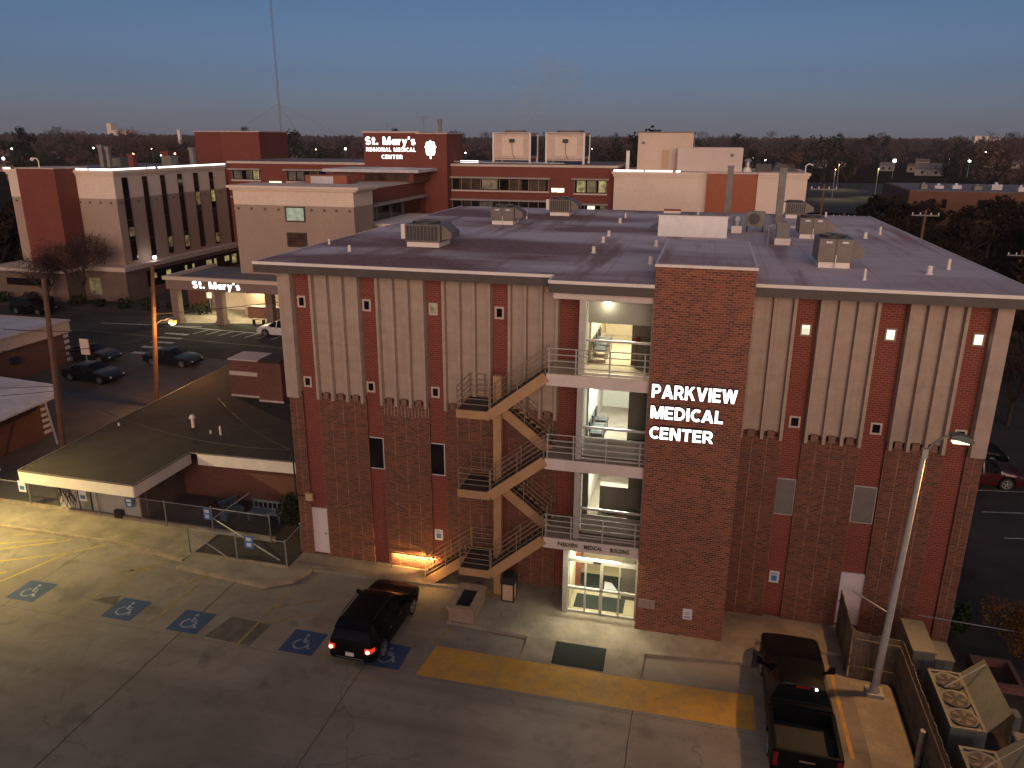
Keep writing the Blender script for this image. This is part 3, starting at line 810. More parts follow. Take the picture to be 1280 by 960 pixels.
VENTS = [(-13.38,2.65,.26,.07,'white vent pipe, the nearer of the two at the far left of the roof'), (-15.3,4.58,.24,.05,'thin white vent pipe close to the left roof edge'),
 (-9.2,18.6,.5,.05,'slim white vent pipe right of the brown two door unit at the left rear'), (-3.12,5.01,.28,.08,'white vent pipe above the roof step, nearest of a row of three'),
 (-3.19,8.63,.28,.08,'white vent pipe, middle of the row of three in the roof centre'), (-3.25,11.2,.28,.08,'white vent pipe, rearmost of the row of three in the roof centre'),
 (-3.41,17.62,.3,.09,'short white vent pipe behind the row of three, left of the hatch house'), (-3.45,21.0,.3,.06,'white vent pipe far back, left of the hatch house'),
 (-.67,7.86,.28,.08,'white vent pipe directly before the white hatch house'), (-.51,2.5,.3,.09,'grey white vent pipe beside the left top corner of the brick tower'),
 (.88,24.6,.35,.08,'white vent pipe behind the white hatch house'), (1.51,4.61,.28,.08,'white vent pipe just behind the brick tower top'),
 (8.6,24.0,.4,.06,'white vent pipe at the rear right of the roof'), (9.2,13.77,.3,.09,'stubby white vent pipe on the right side, middle depth'),
 (10.25,15.82,.4,.06,'tall thin white vent pipe close to the right roof edge, farther back'), (9.55,2.76,.32,.10,'thick white vent pipe near the right front corner'),
 (10.55,4.19,.40,.06,'thin white vent pipe nearest the right roof edge'), (7.02,.8,.40,.05,'leaning thin white vent pipe right behind the front fascia')]
for x, y, h, r, lb in VENTS:
    m = MB(); m.cyl((x,y,H), (x,y,H+h), r, r*.95, n=10); m.cyl((x,y,H), (x,y,H+.05), r*1.5, r*1.1, n=10)
    o = m.build('vent_pipe', M['trim']); tag(o, lb, 'vent pipe', 'white vent pipes on the main roof')
m = MB(); m.tube([(4.25,9,H), (4.25,9,H+.9), (4.4,9,H+1.0)], .03); o = m.build('gas_pipe', M['galv']); tag(o, 'thin grey bent pipe left of the small exhaust box', 'pipe')

# ---- wall signs
def wallsign(x, y, z, w_, h_, name, label, blue=True):
    m = MB(); m.box(x-w_/2, x+w_/2, y-.03, y-.005, z-h_/2, z+h_/2); o = m.build(name, M['sign_white']); tag(o, label, 'sign')
    if blue:
        b = MB(); b.box(x-w_*.3, x+w_*.3, y-.034, y-.03, z-h_*.34, z+h_*.12); b.build('blue_square', M['sign_blue'], o)
        b = MB(); b.box(x-w_*.36, x+w_*.36, y-.034, y-.03, z+h_*.22, z+h_*.27); b.box(x-w_*.3, x+w_*.3, y-.034, y-.03, z+h_*.32, z+h_*.36); b.build('text_line', M['sign_blue'], o)
    return o
wallsign(-8.68, -.0, 1.72, .36, .50, 'parking_sign', 'white and blue accessible parking sign on the brick wall left of the stairs')
wallsign(5.12, -.0, 1.75, .36, .50, 'parking_sign', 'white and blue accessible parking sign on the brick wall behind the pickup')
o = wallsign(1.93, -2.24, .98, .34, .44, 'notice_sign', 'small white notice with grey writing low on the brick tower', False)
b = MB()
for k, (a, c) in enumerate(((.0,.16), (.07,.2), (-.1,.26), (-.14,.22))): b.box(1.93-c/2, 1.93+c/2, -2.275, -2.27, .98+a-.01, .98+a+.012)
b.build('text_line', M['hvac'], o)
m = MB(); m.box(.08, .70, -2.27, -2.245, 1.0, 1.36); o = m.build('stone_plaque', M['plaque']); tag(o, 'tan stone plaque on the tower right of the entrance', 'plaque')
b = MB()
for k in range(4): b.box(.16, .60-.05*k, -2.274, -2.27, 1.08+k*.06, 1.092+k*.06)
b.build('engraved_line', M['hvac'], o)

# chairs seen through the upper windows
def chair(x, y, z, rz, label, group):
    o = thing('waiting_chair', label, 'chair', (x, y, z), rz, group, local=True)
    b = MB(); b.box(-.25, .25, -.25, .25, .40, .48); b.build('seat', M['seat'], o)
    b = MB(); b.box(-.25, .25, .22, .28, .52, .92); b.build('backrest', M['seat'], o)
    for sx in (-1, 1):
        b = MB(); b.tube([(sx*.25,-.22,0), (sx*.25,-.22,.62), (sx*.25,.24,.62), (sx*.25,.24,0)], .018); b.build('leg_frame', M['galv'], o)
for k in range(3):
    chair(-2.05, .2+.75*k, 9.95, PI/2, ('dark waiting chair on the top floor, %s the window' % ('nearest', 'second from', 'third from')[k]), 'chairs in the top floor waiting room')
for k in range(3):
    chair(-2.05, .0+.75*k, 6.65, PI/2, ('dark waiting chair on the middle floor, %s the window' % ('nearest', 'second from', 'third from')[k]), 'chairs in the middle floor waiting room')
m = MB(); m.cyl((-.62,-.5,10.95),(-.62,-.5,11.12),.1,.13,n=10); m.cyl((-.62,-.5,9.95),(-.62,-.5,10.95),.02,n=6); o = m.build('red_flower_stand', M['tail_off']); tag(o, 'small red flower on a thin stand behind the top floor window', 'flower')
# =================================================================== ground
def hill(x, y):
    d = math.hypot(x, y+28)
    t = min(1, max(0, (d-230)/1500)); t = t*t*(3-2*t)
    z = 13*t
    if d > 340: z += 3*min(1, (d-340)/400)*noise.noise(Vector((x*.0022, y*.0022, 1.7)))
    return z
def struct(m, name, mat):
    o = m.build(name, mat); o['kind'] = 'structure'; return o
g = MB()
rings = [0, 60, 120, 180, 240, 300, 360, 430, 500, 600, 700, 820, 950, 1100, 1300, 1600, 2000, 2600, 3400, 5000]
nseg = 72
g.v.append((0, -28, -.19))
for r in rings[1:]:
    for k in range(nseg):
        a = 2*PI*k/nseg; x = r*math.cos(a); y = -28+r*math.sin(a)
        g.v.append((x, y, -.19+hill(x, y)))
for k in range(nseg): g.f.append((0, 1+k, 1+(k+1) % nseg))
for i in range(len(rings)-2):
    for k in range(nseg):
        a = 1+i*nseg+k; b = 1+i*nseg+(k+1) % nseg
        g.f.append((a, a+nseg, b+nseg, b))
struct(g, 'ground', M['earth'])
m = MB(); m.quad((-90,28.0,-.15), (-20,28.0,-.15), (-20,44,-.15), (-90,44,-.15))
m.quad((-95,44.0,-.15), (-55,44.0,-.15), (-58,90,-.15), (-140,90,-.15)); 
m.quad((-55,44.0,-.15), (-20,44,-.15), (-20,46,-.15), (-55,46,-.15))
struct(m, 'street', M['asphalt'])
m = MB(); m.quad((-60,-2,-.155), (-16,-2,-.155), (-16,28.0,-.155), (-60,28.0,-.155)); struct(m, 'yard_pavement', M['brickroad'])
m = MB(); m.quad((-60,-60,-.13), (8.9,-60,-.13), (8.9,0,-.13), (-60,0,-.13)); struct(m, 'parking_lot', M['lot'])
m = MB(); m.quad((11.6,-2,-.14), (11.6,70,-.14), (14.0,70,-.14), (14.0,-2,-.14)); struct(m, 'verge', M['yard'])
m = MB(); m.quad((14.0,-20,-.13), (60,-20,-.13), (60,70,-.13), (14.0,70,-.13)); struct(m, 'parking_lot', M['asphalt'])
m = MB(); m.quad((8.9,-30,-.165), (60,-30,-.165), (60,8,-.165), (8.9,8,-.165)); struct(m, 'yard_ground', M['yard'])

# raised walk and kerbs
s = MB()
s.prism([(-15.2,-1.6), (-14.2,-1.35), (-7.3,-1.2), (-7.2,-3.55), (-3.9,-3.72), (.5,-3.68), (4.3,-3.3), (4.5,-1.9), (8.3,-1.9), (8.3,.05), (-15.2,.05)], -.2, 0)
s.add([(-3.9,-3.72,0), (.5,-3.68,0), (.5,-5.0,-.122), (-3.9,-5.0,-.122), (-3.9,-3.72,-.2), (.5,-3.68,-.2), (.5,-5.0,-.2), (-3.9,-5.0,-.2)], [(3,2,1,0), (0,4,7,3), (1,2,6,5), (2,3,7,6)])
s.prism([(-60,-1.25), (-24,-1.3), (-20.1,-1.95), (-20.0,.55), (-24,.62), (-60,.75)], -.2, -.04)
s.prism([(-20.0,-2.5), (-15.6,-2.95), (-14.6,-2.3), (-14.25,-1.36), (-15.2,-1.61), (-20.0,-1.55)], -.2, .0)
struct(s, 'sidewalk', M['walk'])
k = MB()
k.prism([(-60,-1.40), (-24,-1.45), (-20.1,-2.1), (-20.1,-1.97), (-24,-1.32), (-60,-1.27)], -.2, .0)
k.prism([(-60,.77), (-24,.64), (-20.0,.57), (-17.0,.5), (-17.0,.65), (-20,.72), (-24,.79), (-60,.92)], -.2, .12)
k.prism([(-20.2,-1.53), (-15.2,-1.58), (-15.2,-1.44), (-20.2,-1.39)], -.2, .06)
k.prism([(-20.02,-2.64), (-15.5,-3.09), (-14.45,-2.4), (-14.1,-1.4), (-14.24,-1.36), (-14.6,-2.31), (-15.6,-2.96), (-20.02,-2.51)], -.2, .02)
struct(k, 'kerb', M['kerb'])
d = MB(); d.prism([(-20,-1.38), (-15.3,-1.42), (-15.3,8), (-20,8)], -.16, -.10); struct(d, 'courtyard_ground', M['yard'])

Z = -.126
def sheet(pts, name, mat, z=Z):
    m = MB(); m.add([(x,y,z) for x,y in pts], [tuple(range(len(pts)))]); return struct(m, name, mat)
def line(ax, ay, bx, by, w_, m, z=Z):
    d = Vector((bx-ax, by-ay)).normalized(); n = Vector((-d.y, d.x))*w_/2
    m.quad((ax+n.x,ay+n.y,z), (ax-n.x,ay-n.y,z), (bx-n.x,by-n.y,z), (bx+n.x,by+n.y,z))
sheet([(-7.3,-6.72), (4.3,-6.6), (4.3,-4.90), (.5,-5.0), (-3.9,-5.0), (-7.1,-4.95)], 'road_marking', M['yellow'])
ln = MB()
for a in ((-30.5,-3.9,-27.0,-1.75), (-30,-5.1,-26.4,-1.7), (-29.5,-6.0,-25.6,-2.9), (-31,-2.9,-28,-1.6), (-23.3,-2.9,-22.6,-1.8), (-21.9,-3.3,-20.9,-2.2), (-22.5,-3.6,-20.6,-2.6), (-18.9,-3.8,-18.4,-2.7), (-25.4,-2.4,-24.6,-1.6),
          (-28.6,.4,-27.6,-.9), (-22.3,-6.8,-21.4,-3.1), (-18.5,-6.8,-18.3,-3.4), (-14.4,-6.8,-14.3,-2.9), (-14.3,-4.2,-12.6,-3.2), (-14.2,-5.3,-12.4,-4.2), (-10.9,-7.0,-10.9,-2.6), (-7.3,-5.0,-6.95,-3.7)):
    if a[1] > -1 or a[0] < -24: continue
    line(*a, .11, ln)
struct(ln, 'road_marking', M['yellow_line'])
ln = MB()
for a in ((-31.5,-3.6,-27.2,-1.75), (-31.5,-4.6,-26.5,-1.65), (-31.5,-5.9,-25.7,-2.7), (-31.5,-7.2,-27.0,-4.7), (-29.5,-1.9,-28.6,-1.55), (-25.7,-2.7,-24.6,-1.6), (-27.2,-6.9,-25.7,-2.7)): line(*a, .12, ln)
struct(ln, 'road_marking', M['bay_line'])
ln = MB(); line(7.15,-7.1,7.05,-2.5,.13,ln); struct(ln, 'road_marking', M['yellow'])
rp = MB(); rp.add([(-15.9,-6.6,Z-.002), (-13.9,-6.7,Z-.002), (-13.8,-5.3,Z-.002), (-15.6,-5.2,Z-.002)], [(0,1,2,3)])
rp.add([(-21.9,-5.6,Z-.002), (-20.6,-5.7,Z-.002), (-20.9,-5.0,Z-.002)], [(0,1,2)])
struct(rp, 'pavement_patch', plain('dark_patch', (.13,.105,.09), .9, var=.5, scale=2))
# blue accessible bays
def bay(cx, cy, first=False):
    b = MB(); b.add([(cx-.68,cy-.68,Z+.002), (cx+.68,cy-.68,Z+.002), (cx+.68,cy+.68,Z+.002), (cx-.68,cy+.68,Z+.002)], [(0,1,2,3)])
    o = b.build('road_marking', M['blue']); o['kind'] = 'structure'
    z = Z+.005; s = MB()
    def seg(pts, w_):
        for (ax, ay), (bx, by) in zip(pts[:-1], pts[1:]): line(cx+ax, cy+ay, cx+bx, cy+by, w_, s, z)
    n = 14
    seg([(-.05+.27*math.cos(a), -.13+.27*math.sin(a)) for a in [math.radians(110+i*250/n) for i in range(n+1)]], .07)
    seg([(-.02,.30), (0,.02), (.22,.0), (.32,-.32), (.42,-.28)], .075)
    seg([(0,.14), (.2,.13)], .06)
    s.add([(cx-.02+.075*math.cos(2*PI*i/10), cy+.42+.075*math.sin(2*PI*i/10), z) for i in range(10)], [tuple(range(10))])
    s.build('wheelchair_symbol', M['symbol'], o)
for x, y in ((-24.75,-5.65), (-20.0,-5.8), (-16.95,-5.9), (-12.05,-6.0), (-8.65,-5.95)): bay(x, y)

m = MB(); m.box(-2.72,-.84,-5.0,-3.78,-.05,.0)
m = MB(); m.add([(-2.75,-4.93,-.10), (-.85,-4.93,-.10), (-.88,-3.76,.014), (-2.78,-3.76,.014)], [(0,1,2,3)])
m.add([(-2.75,-4.93,-.115), (-.85,-4.93,-.115), (-.88,-3.76,.0), (-2.78,-3.76,.0)], [(3,2,1,0)])
o = m.build('doormat', M['mat']); tag(o, 'dark green doormat lying on the ramp before the entrance', 'doormat')
m = MB(); m.box(-2.55,-.55,-1.35,-.35,.006,.02); o = m.build('lobby_mat', M['mat']); tag(o, 'dark mat just inside the entrance doors, nearer the glass', 'doormat')
m = MB(); m.box(-2.62,-.80,.1,1.3,.006,.02); o = m.build('lobby_mat', M['mat']); tag(o, 'dark mat deeper inside the lobby with pale slips on it', 'doormat')
b = MB(); b.add([(-1.5,.2,.022), (-.95,.22,.022), (-1.25,.75,.022), (-1.55,.8,.022)], [(0,1,2,3)]); b.build('paper_slip', M['sign_white'], o)
m = MB(); n = 14
for i in range(n):
    a, c = 2*PI*i/n, 2*PI*(i+1)/n
    m.quad((-4.95+.34*math.cos(a),-2.5+.3*math.sin(a),.004), (-4.95+.28*math.cos(a),-2.5+.24*math.sin(a),.004), (-4.95+.28*math.cos(c),-2.5+.24*math.sin(c),.004), (-4.95+.34*math.cos(c),-2.5+.3*math.sin(c),.004))
m.build('manhole_ring', M['hvac']); o = bpy.data.objects['manhole_ring']; tag(o, 'round access cover ring in the walk beside the planter', 'manhole')

# planter and bin
o = thing('planter', 'rectangular concrete planter with dark soil at the kerb corner', 'planter', (-6.65,-2.65,0))
b = MB(); x0,x1,y0,y1 = -7.12,-6.12,-3.5,-1.75
b.box(x0,x1,y0,y0+.16,-.13,.52); b.box(x0,x1,y1-.16,y1,-.13,.52); b.box(x0,x0+.16,y0+.16,y1-.16,-.13,.52); b.box(x1-.16,x1,y0+.16,y1-.16,-.13,.52)
b.build('wall', M['planter'], o)
b = MB()
for q in ((x0-.05,x1+.05,y0-.05,y0+.2),(x0-.05,x1+.05,y1-.2,y1+.05),(x0-.05,x0+.2,y0+.2,y1-.2),(x1-.2,x1+.05,y0+.2,y1-.2)): b.box(*q,.52,.62)
b.build('coping', M['planter'], o)
b = MB(); b.box(x0+.16,x1-.16,y0+.16,y1-.16,.3,.44); b.build('soil', M['soil'], o)
o = thing('litter_bin', 'square tan litter bin with a black top beside the stair post', 'bin', (-5.2,-1.42,0))
b = MB(); b.box(-5.44,-4.96,-1.68,-1.16,.04,.78); b.build('body', M['bin'], o)
b = MB(); 
for x in (-5.46,-4.98):
    for y in (-1.70,-1.18): b.box(x,x+.05,y,y+.05,0,.85)
b.box(-5.45,-4.95,-1.69,-1.15,0,.06); b.build('frame', M['dark'], o)
b = MB(); b.prism_xz([(-5.5,.8), (-4.92,.8), (-4.92,1.0), (-5.05,1.14), (-5.37,1.14), (-5.5,1.0)], -1.72, -1.12); b.build('lid', M['dark'], o, fix=True)

# chain link fences
def fence(pts, posts, h, name, label, group=None):
    c = Vector((pts[0][0], pts[0][1], 0))
    o = thing(name, label, 'fence', tuple(c), group=group)
    b = MB()
    for (ax,ay),(bx,by) in zip(pts[:-1], pts[1:]): b.quad((ax,ay,-.02), (bx,by,-.02), (bx,by,h), (ax,ay,h))
    b.build('mesh', M['chain'], o)
    b = MB(); b.tube([(x,y,h) for x,y in pts], .024); b.build('top_rail', M['galv'], o)
    for x, y in posts:
        b = MB(); b.cyl((x,y,-.1), (x,y,h+.06), .035, n=8); b.ball((x,y,h+.06), .045, 8, 5); b.build('post', M['galv'], o)
    return o
fence([(-42,.85), (-31,.70), (-23,.60), (-20.2,.55), (-17.2,.5)], [(-36,.78), (-30.95,.70), (-26.8,.65), (-22.9,.6), (-20.3,.55), (-17.2,.5)], 1.25, 'chain_link_fence', 'long grey chain link fence along the kerb before the low annex')
fence([(-20.1,-1.5), (-15.25,-1.5), (-15.35,.05)], [(-20.1,-1.5), (-17.7,-1.5), (-15.25,-1.5), (-15.4,.1)], 1.25, 'chain_link_fence', 'grey chain link enclosure at the corner of the brick building')
o = thing('chain_link_gate', 'open chain link gate leaf with a diagonal brace behind the front enclosure', 'gate', (-20.2, .5, 0))
b = MB(); b.tube([(-20.2,.5,.75), (-15.9,-1.0,-.02)], .035); b.tube([(-20.2,.5,.75), (-19.2,2.1,1.45)], .03); b.build('brace', M['galv'], o)
o = thing('brace_bar', 'slanted grey brace pipe inside the front fence enclosure', 'brace', (-20, -1.4, 0))
b = MB(); b.tube([(-19.95,-1.42,1.0), (-18.25,-1.42,.02)], .03); b.build('pipe', M['galv'], o)

def fsign(x, y, z, w_, h_, label, blue):
    m = MB(); m.box(x-w_/2, x+w_/2, y-.015, y, z-h_/2, z+h_/2); o = m.build('fence_sign', M['sign_white'] if not blue else M['sign_blue']); tag(o, label, 'sign', 'parking signs on the chain link fence')
    b = MB()
    if blue:
        b.box(x-w_*.3, x+w_*.3, y-.02, y-.015, z+h_*.1, z+h_*.38); b.box(x-w_*.25, x+w_*.25, y-.02, y-.015, z-h_*.35, z-h_*.05)
        b.build('white_symbol', M['sign_white'], o)
    else:
        b.box(x-w_*.3, x+w_*.3, y-.02, y-.015, z-h_*.3, z+h_*.05); b.build('blue_symbol', M['sign_blue'], o)
fsign(-31.3, .68, 1.05, .45, .62, 'white and blue sign on the far left end of the fence', False)
fsign(-27.6, .62, 1.0, .45, .60, 'white sign on the fence before the yellow annex door', False)
fsign(-24.9, .60, .95, .45, .5, 'pale blue sign on the fence at the annex right wall', True)
fsign(-20.5, .50, .95, .40, .6, 'blue sign on the fence beside the gate hinge post', True)
fsign(-17.0,-1.53, 1.02, .45, .60, 'blue sign on the front fence of the corner enclosure', True)

# courtyard furniture and shrub
def bench(x, y, rz, L_, label):
    o = thing('courtyard_bench', label, 'bench', (x, y, -.1), rz, local=True)
    b = MB(); b.box(-L_/2, L_/2, -.22, .22, .42, .47); b.build('seat', M['bench'], o)
    b = MB(); b.box(-L_/2, L_/2, .24, .29, .86, .96); b.box(-L_/2, L_/2, .24, .29, .48, .55)
    for k in range(7): xx = -L_/2+L_*(k+.2)/6.6; b.box(xx, xx+.06, .25, .28, .55, .86)
    b.build('backrest', M['bench'], o)
    for sx in (-1, 1):
        b = MB(); b.box(sx*L_/2-.04, sx*L_/2+.04, -.22, .26, 0, .42); b.build('leg', M['bench'], o)
bench(-18.6, 2.4, 0.0, 1.7, 'pale blue slatted bench in the dark courtyard beside the shrub')
bench(-20.4, 2.3, 1.2, 1.0, 'small blue bench turned sideways behind the gate')

def leaf_cloud(mb, c, r, n, size, rnd, squash=1.0, hollow=.35):
    for _ in range(n):
        while True:
            p = Vector((rnd.uniform(-1,1), rnd.uniform(-1,1), rnd.uniform(-1,1)))
            if hollow < p.length < 1: break
        p = Vector((c[0]+p.x*r, c[1]+p.y*r, c[2]+p.z*r*squash))
        a = Vector((rnd.gauss(0,1), rnd.gauss(0,1), rnd.gauss(0,1))).normalized()
        b = a.orthogonal().normalized(); s_ = size*rnd.uniform(.5,1.3)
        mb.add([p-b*s_*.5, p+a*s_*.4, p+b*s_*.5, p-a*s_*.4], [(0,1,2,3)])
rnd = random.Random(21)
def bush(x, y, z, r, h, mat, label, name='shrub', n=900, size=.12):
    o = thing(name, label, 'shrub', (x, y, z))
    b = MB()
    for k in range(9):
        a = rnd.uniform(0, 2*PI); q = rnd.uniform(0, r*.6)
        leaf_cloud(b, (x+q*math.cos(a), y+q*math.sin(a), z+h*rnd.uniform(.3,.78)), r*.5, n//9, size, rnd, h/r*.4, .2)
    b.build('foliage', mat, o)
    b = MB()
    for k in range(4): b.tube([(x,y,z), (x+rnd.uniform(-.3,.3)*r, y+rnd.uniform(-.3,.3)*r, z+h*.7)], .03, 5, .01)
    b.build('stem', M['bark'], o)
bush(-16.6, 1.9, -.1, 1.15, 2.0, M['dark_leaf'], 'dark evergreen shrub against the corner of the brick building', n=1800)
bush(-21.6, 2.2, -.1, .9, .9, M['brown_twig'], 'low brown winter shrub in the courtyard behind the fence', n=700, size=.09)

# =================================================================== low annex
A = thing('annex', 'low single storey annex with a mossy flat roof and white fascia', 'building', (-25, 4, 0))
RZ = 2.7
out = [(-29.75,-.72), (-23.25,-.82), (-23.2,3.3), (-15.32,3.6), (-15.32,18), (-30.6,19.6)]
b = MB(); b.prism(out, RZ-.12, RZ); R = b.build('roof', M['roof_dark'], A)
edge_strip([(-30.6,19.6), (-29.75,-.72), (-23.25,-.82), (-23.2,3.3)], RZ-.03, RZ-.6, .04, 'fascia', M['trim'], R)
edge_strip([(-22.75,3.3), (-15.32,3.6)], RZ-.03, RZ-.62, .05, 'fascia', M['trim'], R)
edge_strip([(-30.6,19.6), (-29.75,-.72), (-23.25,-.82), (-23.2,3.3)], RZ+.03, RZ-.03, .06, 'roof_edge_trim', M['hvac'], R)
edge_strip([(-23.2,3.3), (-15.32,3.6)], RZ+.03, RZ-.03, .06, 'roof_edge_trim', M['hvac'], R)
b = MB(); b.prism([(-29.3,.95), (-24.5,.9), (-24.4,4.2), (-15.35,4.5), (-15.35,17.8), (-30.2,19.3)], -.15, RZ-.12); b.build('wall', M['podium'], A)
b = MB(); b.box(-29.29,-24.52,.84,.95,-.12,1.95); b.build('front_cladding', M['bulkhead'], A)
b = MB(); b.box(-24.4,-15.36,4.15,4.22,-.12,RZ-.6); b.build('courtyard_wall', M['brick_annex'], A)
b = MB(); b.box(-28.0,-27.35,.80,.84,-.1,1.9); o = b.build('door', M['win_lit_dim'], A)
b = MB(); b.box(-28.06,-28.0,.78,.84,-.1,1.96); b.box(-27.35,-27.29,.78,.84,-.1,1.96); b.box(-28.0,-27.35,.78,.84,1.9,1.96); b.build('frame', M['dark'], o)
b = MB(); b.box(-25.9,-25.45,.6,.83,0,.4); b.build('wall_unit', M['dark'], A)
b = MB()
rnd = random.Random(8)
for k in range(30):
    x = rnd.uniform(-29.3,-28.2); z0 = rnd.uniform(0,.9); b.tube([(x,.82,z0), (x+rnd.uniform(-.2,.2),.81,z0+.4), (x+rnd.uniform(-.4,.4),.82,z0+.8)], .012, 4)
o = b.build('dry_vine', M['brown_twig']); tag(o, 'bare dry vine climbing the left end of the annex front wall', 'vine')
b = MB(); b.box(-24.45,-24.38,1.2,4.1,-.1,2.0); b.build('side_cladding', M['podium'], A)
b = MB(); b.box(-26.3,-24.1,11.9,13.6,RZ,5.05); p = b.build('brick_penthouse', M['brick_annex'], A)
c = MB(); c.box(-26.35,-24.3,11.85,13.65,5.05,5.13); c.build('coping', M['sill'], p)
c = MB(); c.box(-26.33,-24.1,11.87,11.95,RZ+.02,RZ+.14); c.build('base_flashing', M['sill'], p)
c = MB(); c.box(-26.32,-24.1,11.87,11.9,4.1,4.35); c.build('stone_band', M['sill'], p)
b = MB(); b.box(-24.1,-22.5,11.4,13.2,RZ,5.15); p = b.build('brick_penthouse', M['brick_annex'], A)
c = MB(); c.box(-24.09,-22.45,11.35,11.4,RZ+.02,RZ+.13); c.build('stone_band', M['sill'], p)
c = MB(); c.box(-24.0,-22.6,11.5,13.1,5.15,5.3); c.build('penthouse_roof', M['roof_dark'], p)
for x, y, h, r, lb in ((-25.24,6.5,.75,.09,'white mushroom vent on the mossy annex roof'), (-23.1,5.85,.5,.06,'thin white vent pipe on the annex roof, right of the mushroom vent'), (-23.75,5.9,.18,.05,'tiny white vent stub on the annex roof'), (-29.4,5.7,.15,.06,'tiny white vent stub near the left annex roof edge')):
    m = MB(); m.cyl((x,y,RZ), (x,y,RZ+h), r, n=10)
    if h > .6: m.cyl((x,y,RZ+h*.75), (x,y,RZ+h), r*2.1, r*1.2, n=12)
    o = m.build('roof_vent', M['trim']); tag(o, lb, 'vent pipe')

# =================================================================== buildings at the left edge
B = thing('storefront', 'brick storefront with a tan parapet and white flat roof behind the dark sedans', 'building', (-53, 16, 0))
b = MB(); b.box(-72,-49.9,8,24.2,-.15,2.45); b.build('wall', M['brick_annex'], B)
b = MB(); b.box(-72,-49.75,7.9,24.4,2.45,3.35); P = b.build('parapet', M['beige'], B)
b = MB(); b.box(-72,-49.65,7.8,24.5,2.40,2.5); b.box(-72,-49.65,7.8,24.5,3.3,3.42); b.build('cornice', M['sill'], P)
b = MB(); b.box(-71,-50.6,9,23.6,3.36,3.44); b.build('roof', M['roof_white'], B)
each('quoin', M['sign_white'], B, [(-50.3+.08*(k%2),-49.86,23.75,24.24,.0+.5*k,.25+.5*k) for k in range(5)])
b = MB(); b.box(-49.9,-49.6,18.2,18.9,1.2,1.7); b.build('wall_lamp', M['dark'], B)
B = thing('shed', 'brick shed with a white lean-to roof on thin posts beside the leaning pole', 'building', (-41, 6, 0))
b = MB(); b.box(-46,-38.2,-1,9.6,-.15,2.35); b.build('wall', M['brick_annex'], B)
b = MB(); b.add([(-46.3,11.8,2.75), (-38.7,11.2,2.65), (-37.3,9.8,2.5), (-36.6,-2,2.45), (-46.3,-2,2.8)], [(4,3,2,1,0)]); b.add([(x,y,z-.1) for x,y,z in b.v[:5]], [(0,1,2,3,4)])
b.add([], []); b.f += [(i, (i+1)%5, 5+(i+1)%5, 5+i) for i in range(5)]
b.build('lean_to_roof', M['roof_white'], B, fix=True)
each('quoin', M['sign_white'], B, [(-38.6+.1*(k%2),-38.15,9.1,9.65,.05+.38*k,.24+.38*k) for k in range(6)])
for y in (8.6, 4.4, .4):
    b = MB(); b.bar((-37.3,y+.1,2.45), (-36.5,y-.3,-.15), .1, .1); b.build('post', M['alu'], B)
b = MB(); b.box(-51.3,-50.9,27.6,28.0,-.1,1.6); 
o = thing('street_sign', 'tan upright sign board beside the parked dark cars', 'sign', (-46.5,22.3,0))
b = MB(); b.box(-46.9,-46.1,22.2,22.3,1.2,2.5); b.build('board', M['cream'], o)
b = MB(); b.box(-46.55,-46.45,22.22,22.28,-.15,1.2); b.build('post', M['galv'], o)

# =================================================================== utility poles and cables
def pole(x, y, h, lean, name, label, lamp=None):
    o = thing(name, label, 'utility pole', (x, y, -.15))
    b = MB(); b.tube([(x,y,-.15), (x+lean*.5,y,h*.5), (x+lean,y,h)], .19, 10, .12); b.build('shaft', M['pole_wood'], o)
    return o
pole(-35.3, 7.5, 10.4, .75, 'utility_pole', 'leaning brown wooden pole beside the white lean-to roof of the shed')
P = pole(-35.3, 16, 9.9, 1.2, 'utility_pole', 'brown wooden pole carrying the glowing orange street lamp')
b = MB(); b.tube([(-34.6,16,5.75), (-34.0,16.0,6.15), (-33.3,16,6.25)], .035); Q = b.build('lamp_arm', M['galv'], P)
b = MB(); b.prism_xz([(-33.5,6.22), (-32.9,6.2), (-32.9,6.3), (-33.2,6.4), (-33.5,6.34)], 15.85, 16.15); b.build('lamp_head', M['galv'], Q, fix=True)
b = MB(); b.ball((-33.1,16,6.10), .26, 10, 7, .8); b.build('lamp_lens', M['lamp_warm'], Q)
b = MB(); b.box(-34.9,-34.3,15.85,15.9,7.9,7.98); b.build('cross_bar', M['dark'], P)
def cable(a, c, sag, label, r=.018, mat='cable'):
    a = Vector(a); c = Vector(c); pts = []
    for k in range(15):
        u = k/14; p = a.lerp(c, u); p.z -= sag*4*u*(1-u); pts.append(p)
    m = MB(); m.tube(pts, r, 5); o = m.build('overhead_cable', M[mat]); tag(o, label, 'cable', 'overhead cables')
cable((-34.6,16,5.7), (-48.5,17,4.4), .25, 'upper cable from the lamp pole towards the storefront, orange in the lamp light', .03)
cable((-34.6,16,4.7), (-48,16,3.0), .25, 'lower cable from the lamp pole towards the shed, orange in the lamp light', .03)
cable((-35.0,7.5,3.9), (-15.35,-.1,5.0), .9, 'dark cable from the left pole across the annex roof to the brick corner')
cable((-60,2,4.4), (-35.0,7.5,4.0), .5, 'dark cable from the left edge to the leaning pole, upper one')
cable((-60,0,3.3), (-35.0,7.5,3.7), .5, 'dark cable from the left edge to the leaning pole, lower one')
cable((-34.8,16,6.5), (-14.0,42,8.0), .8, 'dark cable rising from the lamp pole to the right before the canopy', .025)
cable((-15.35,-.1,5.0), (-26.0,10,3.2), .4, 'dark cable from the brick corner back over the annex roof')

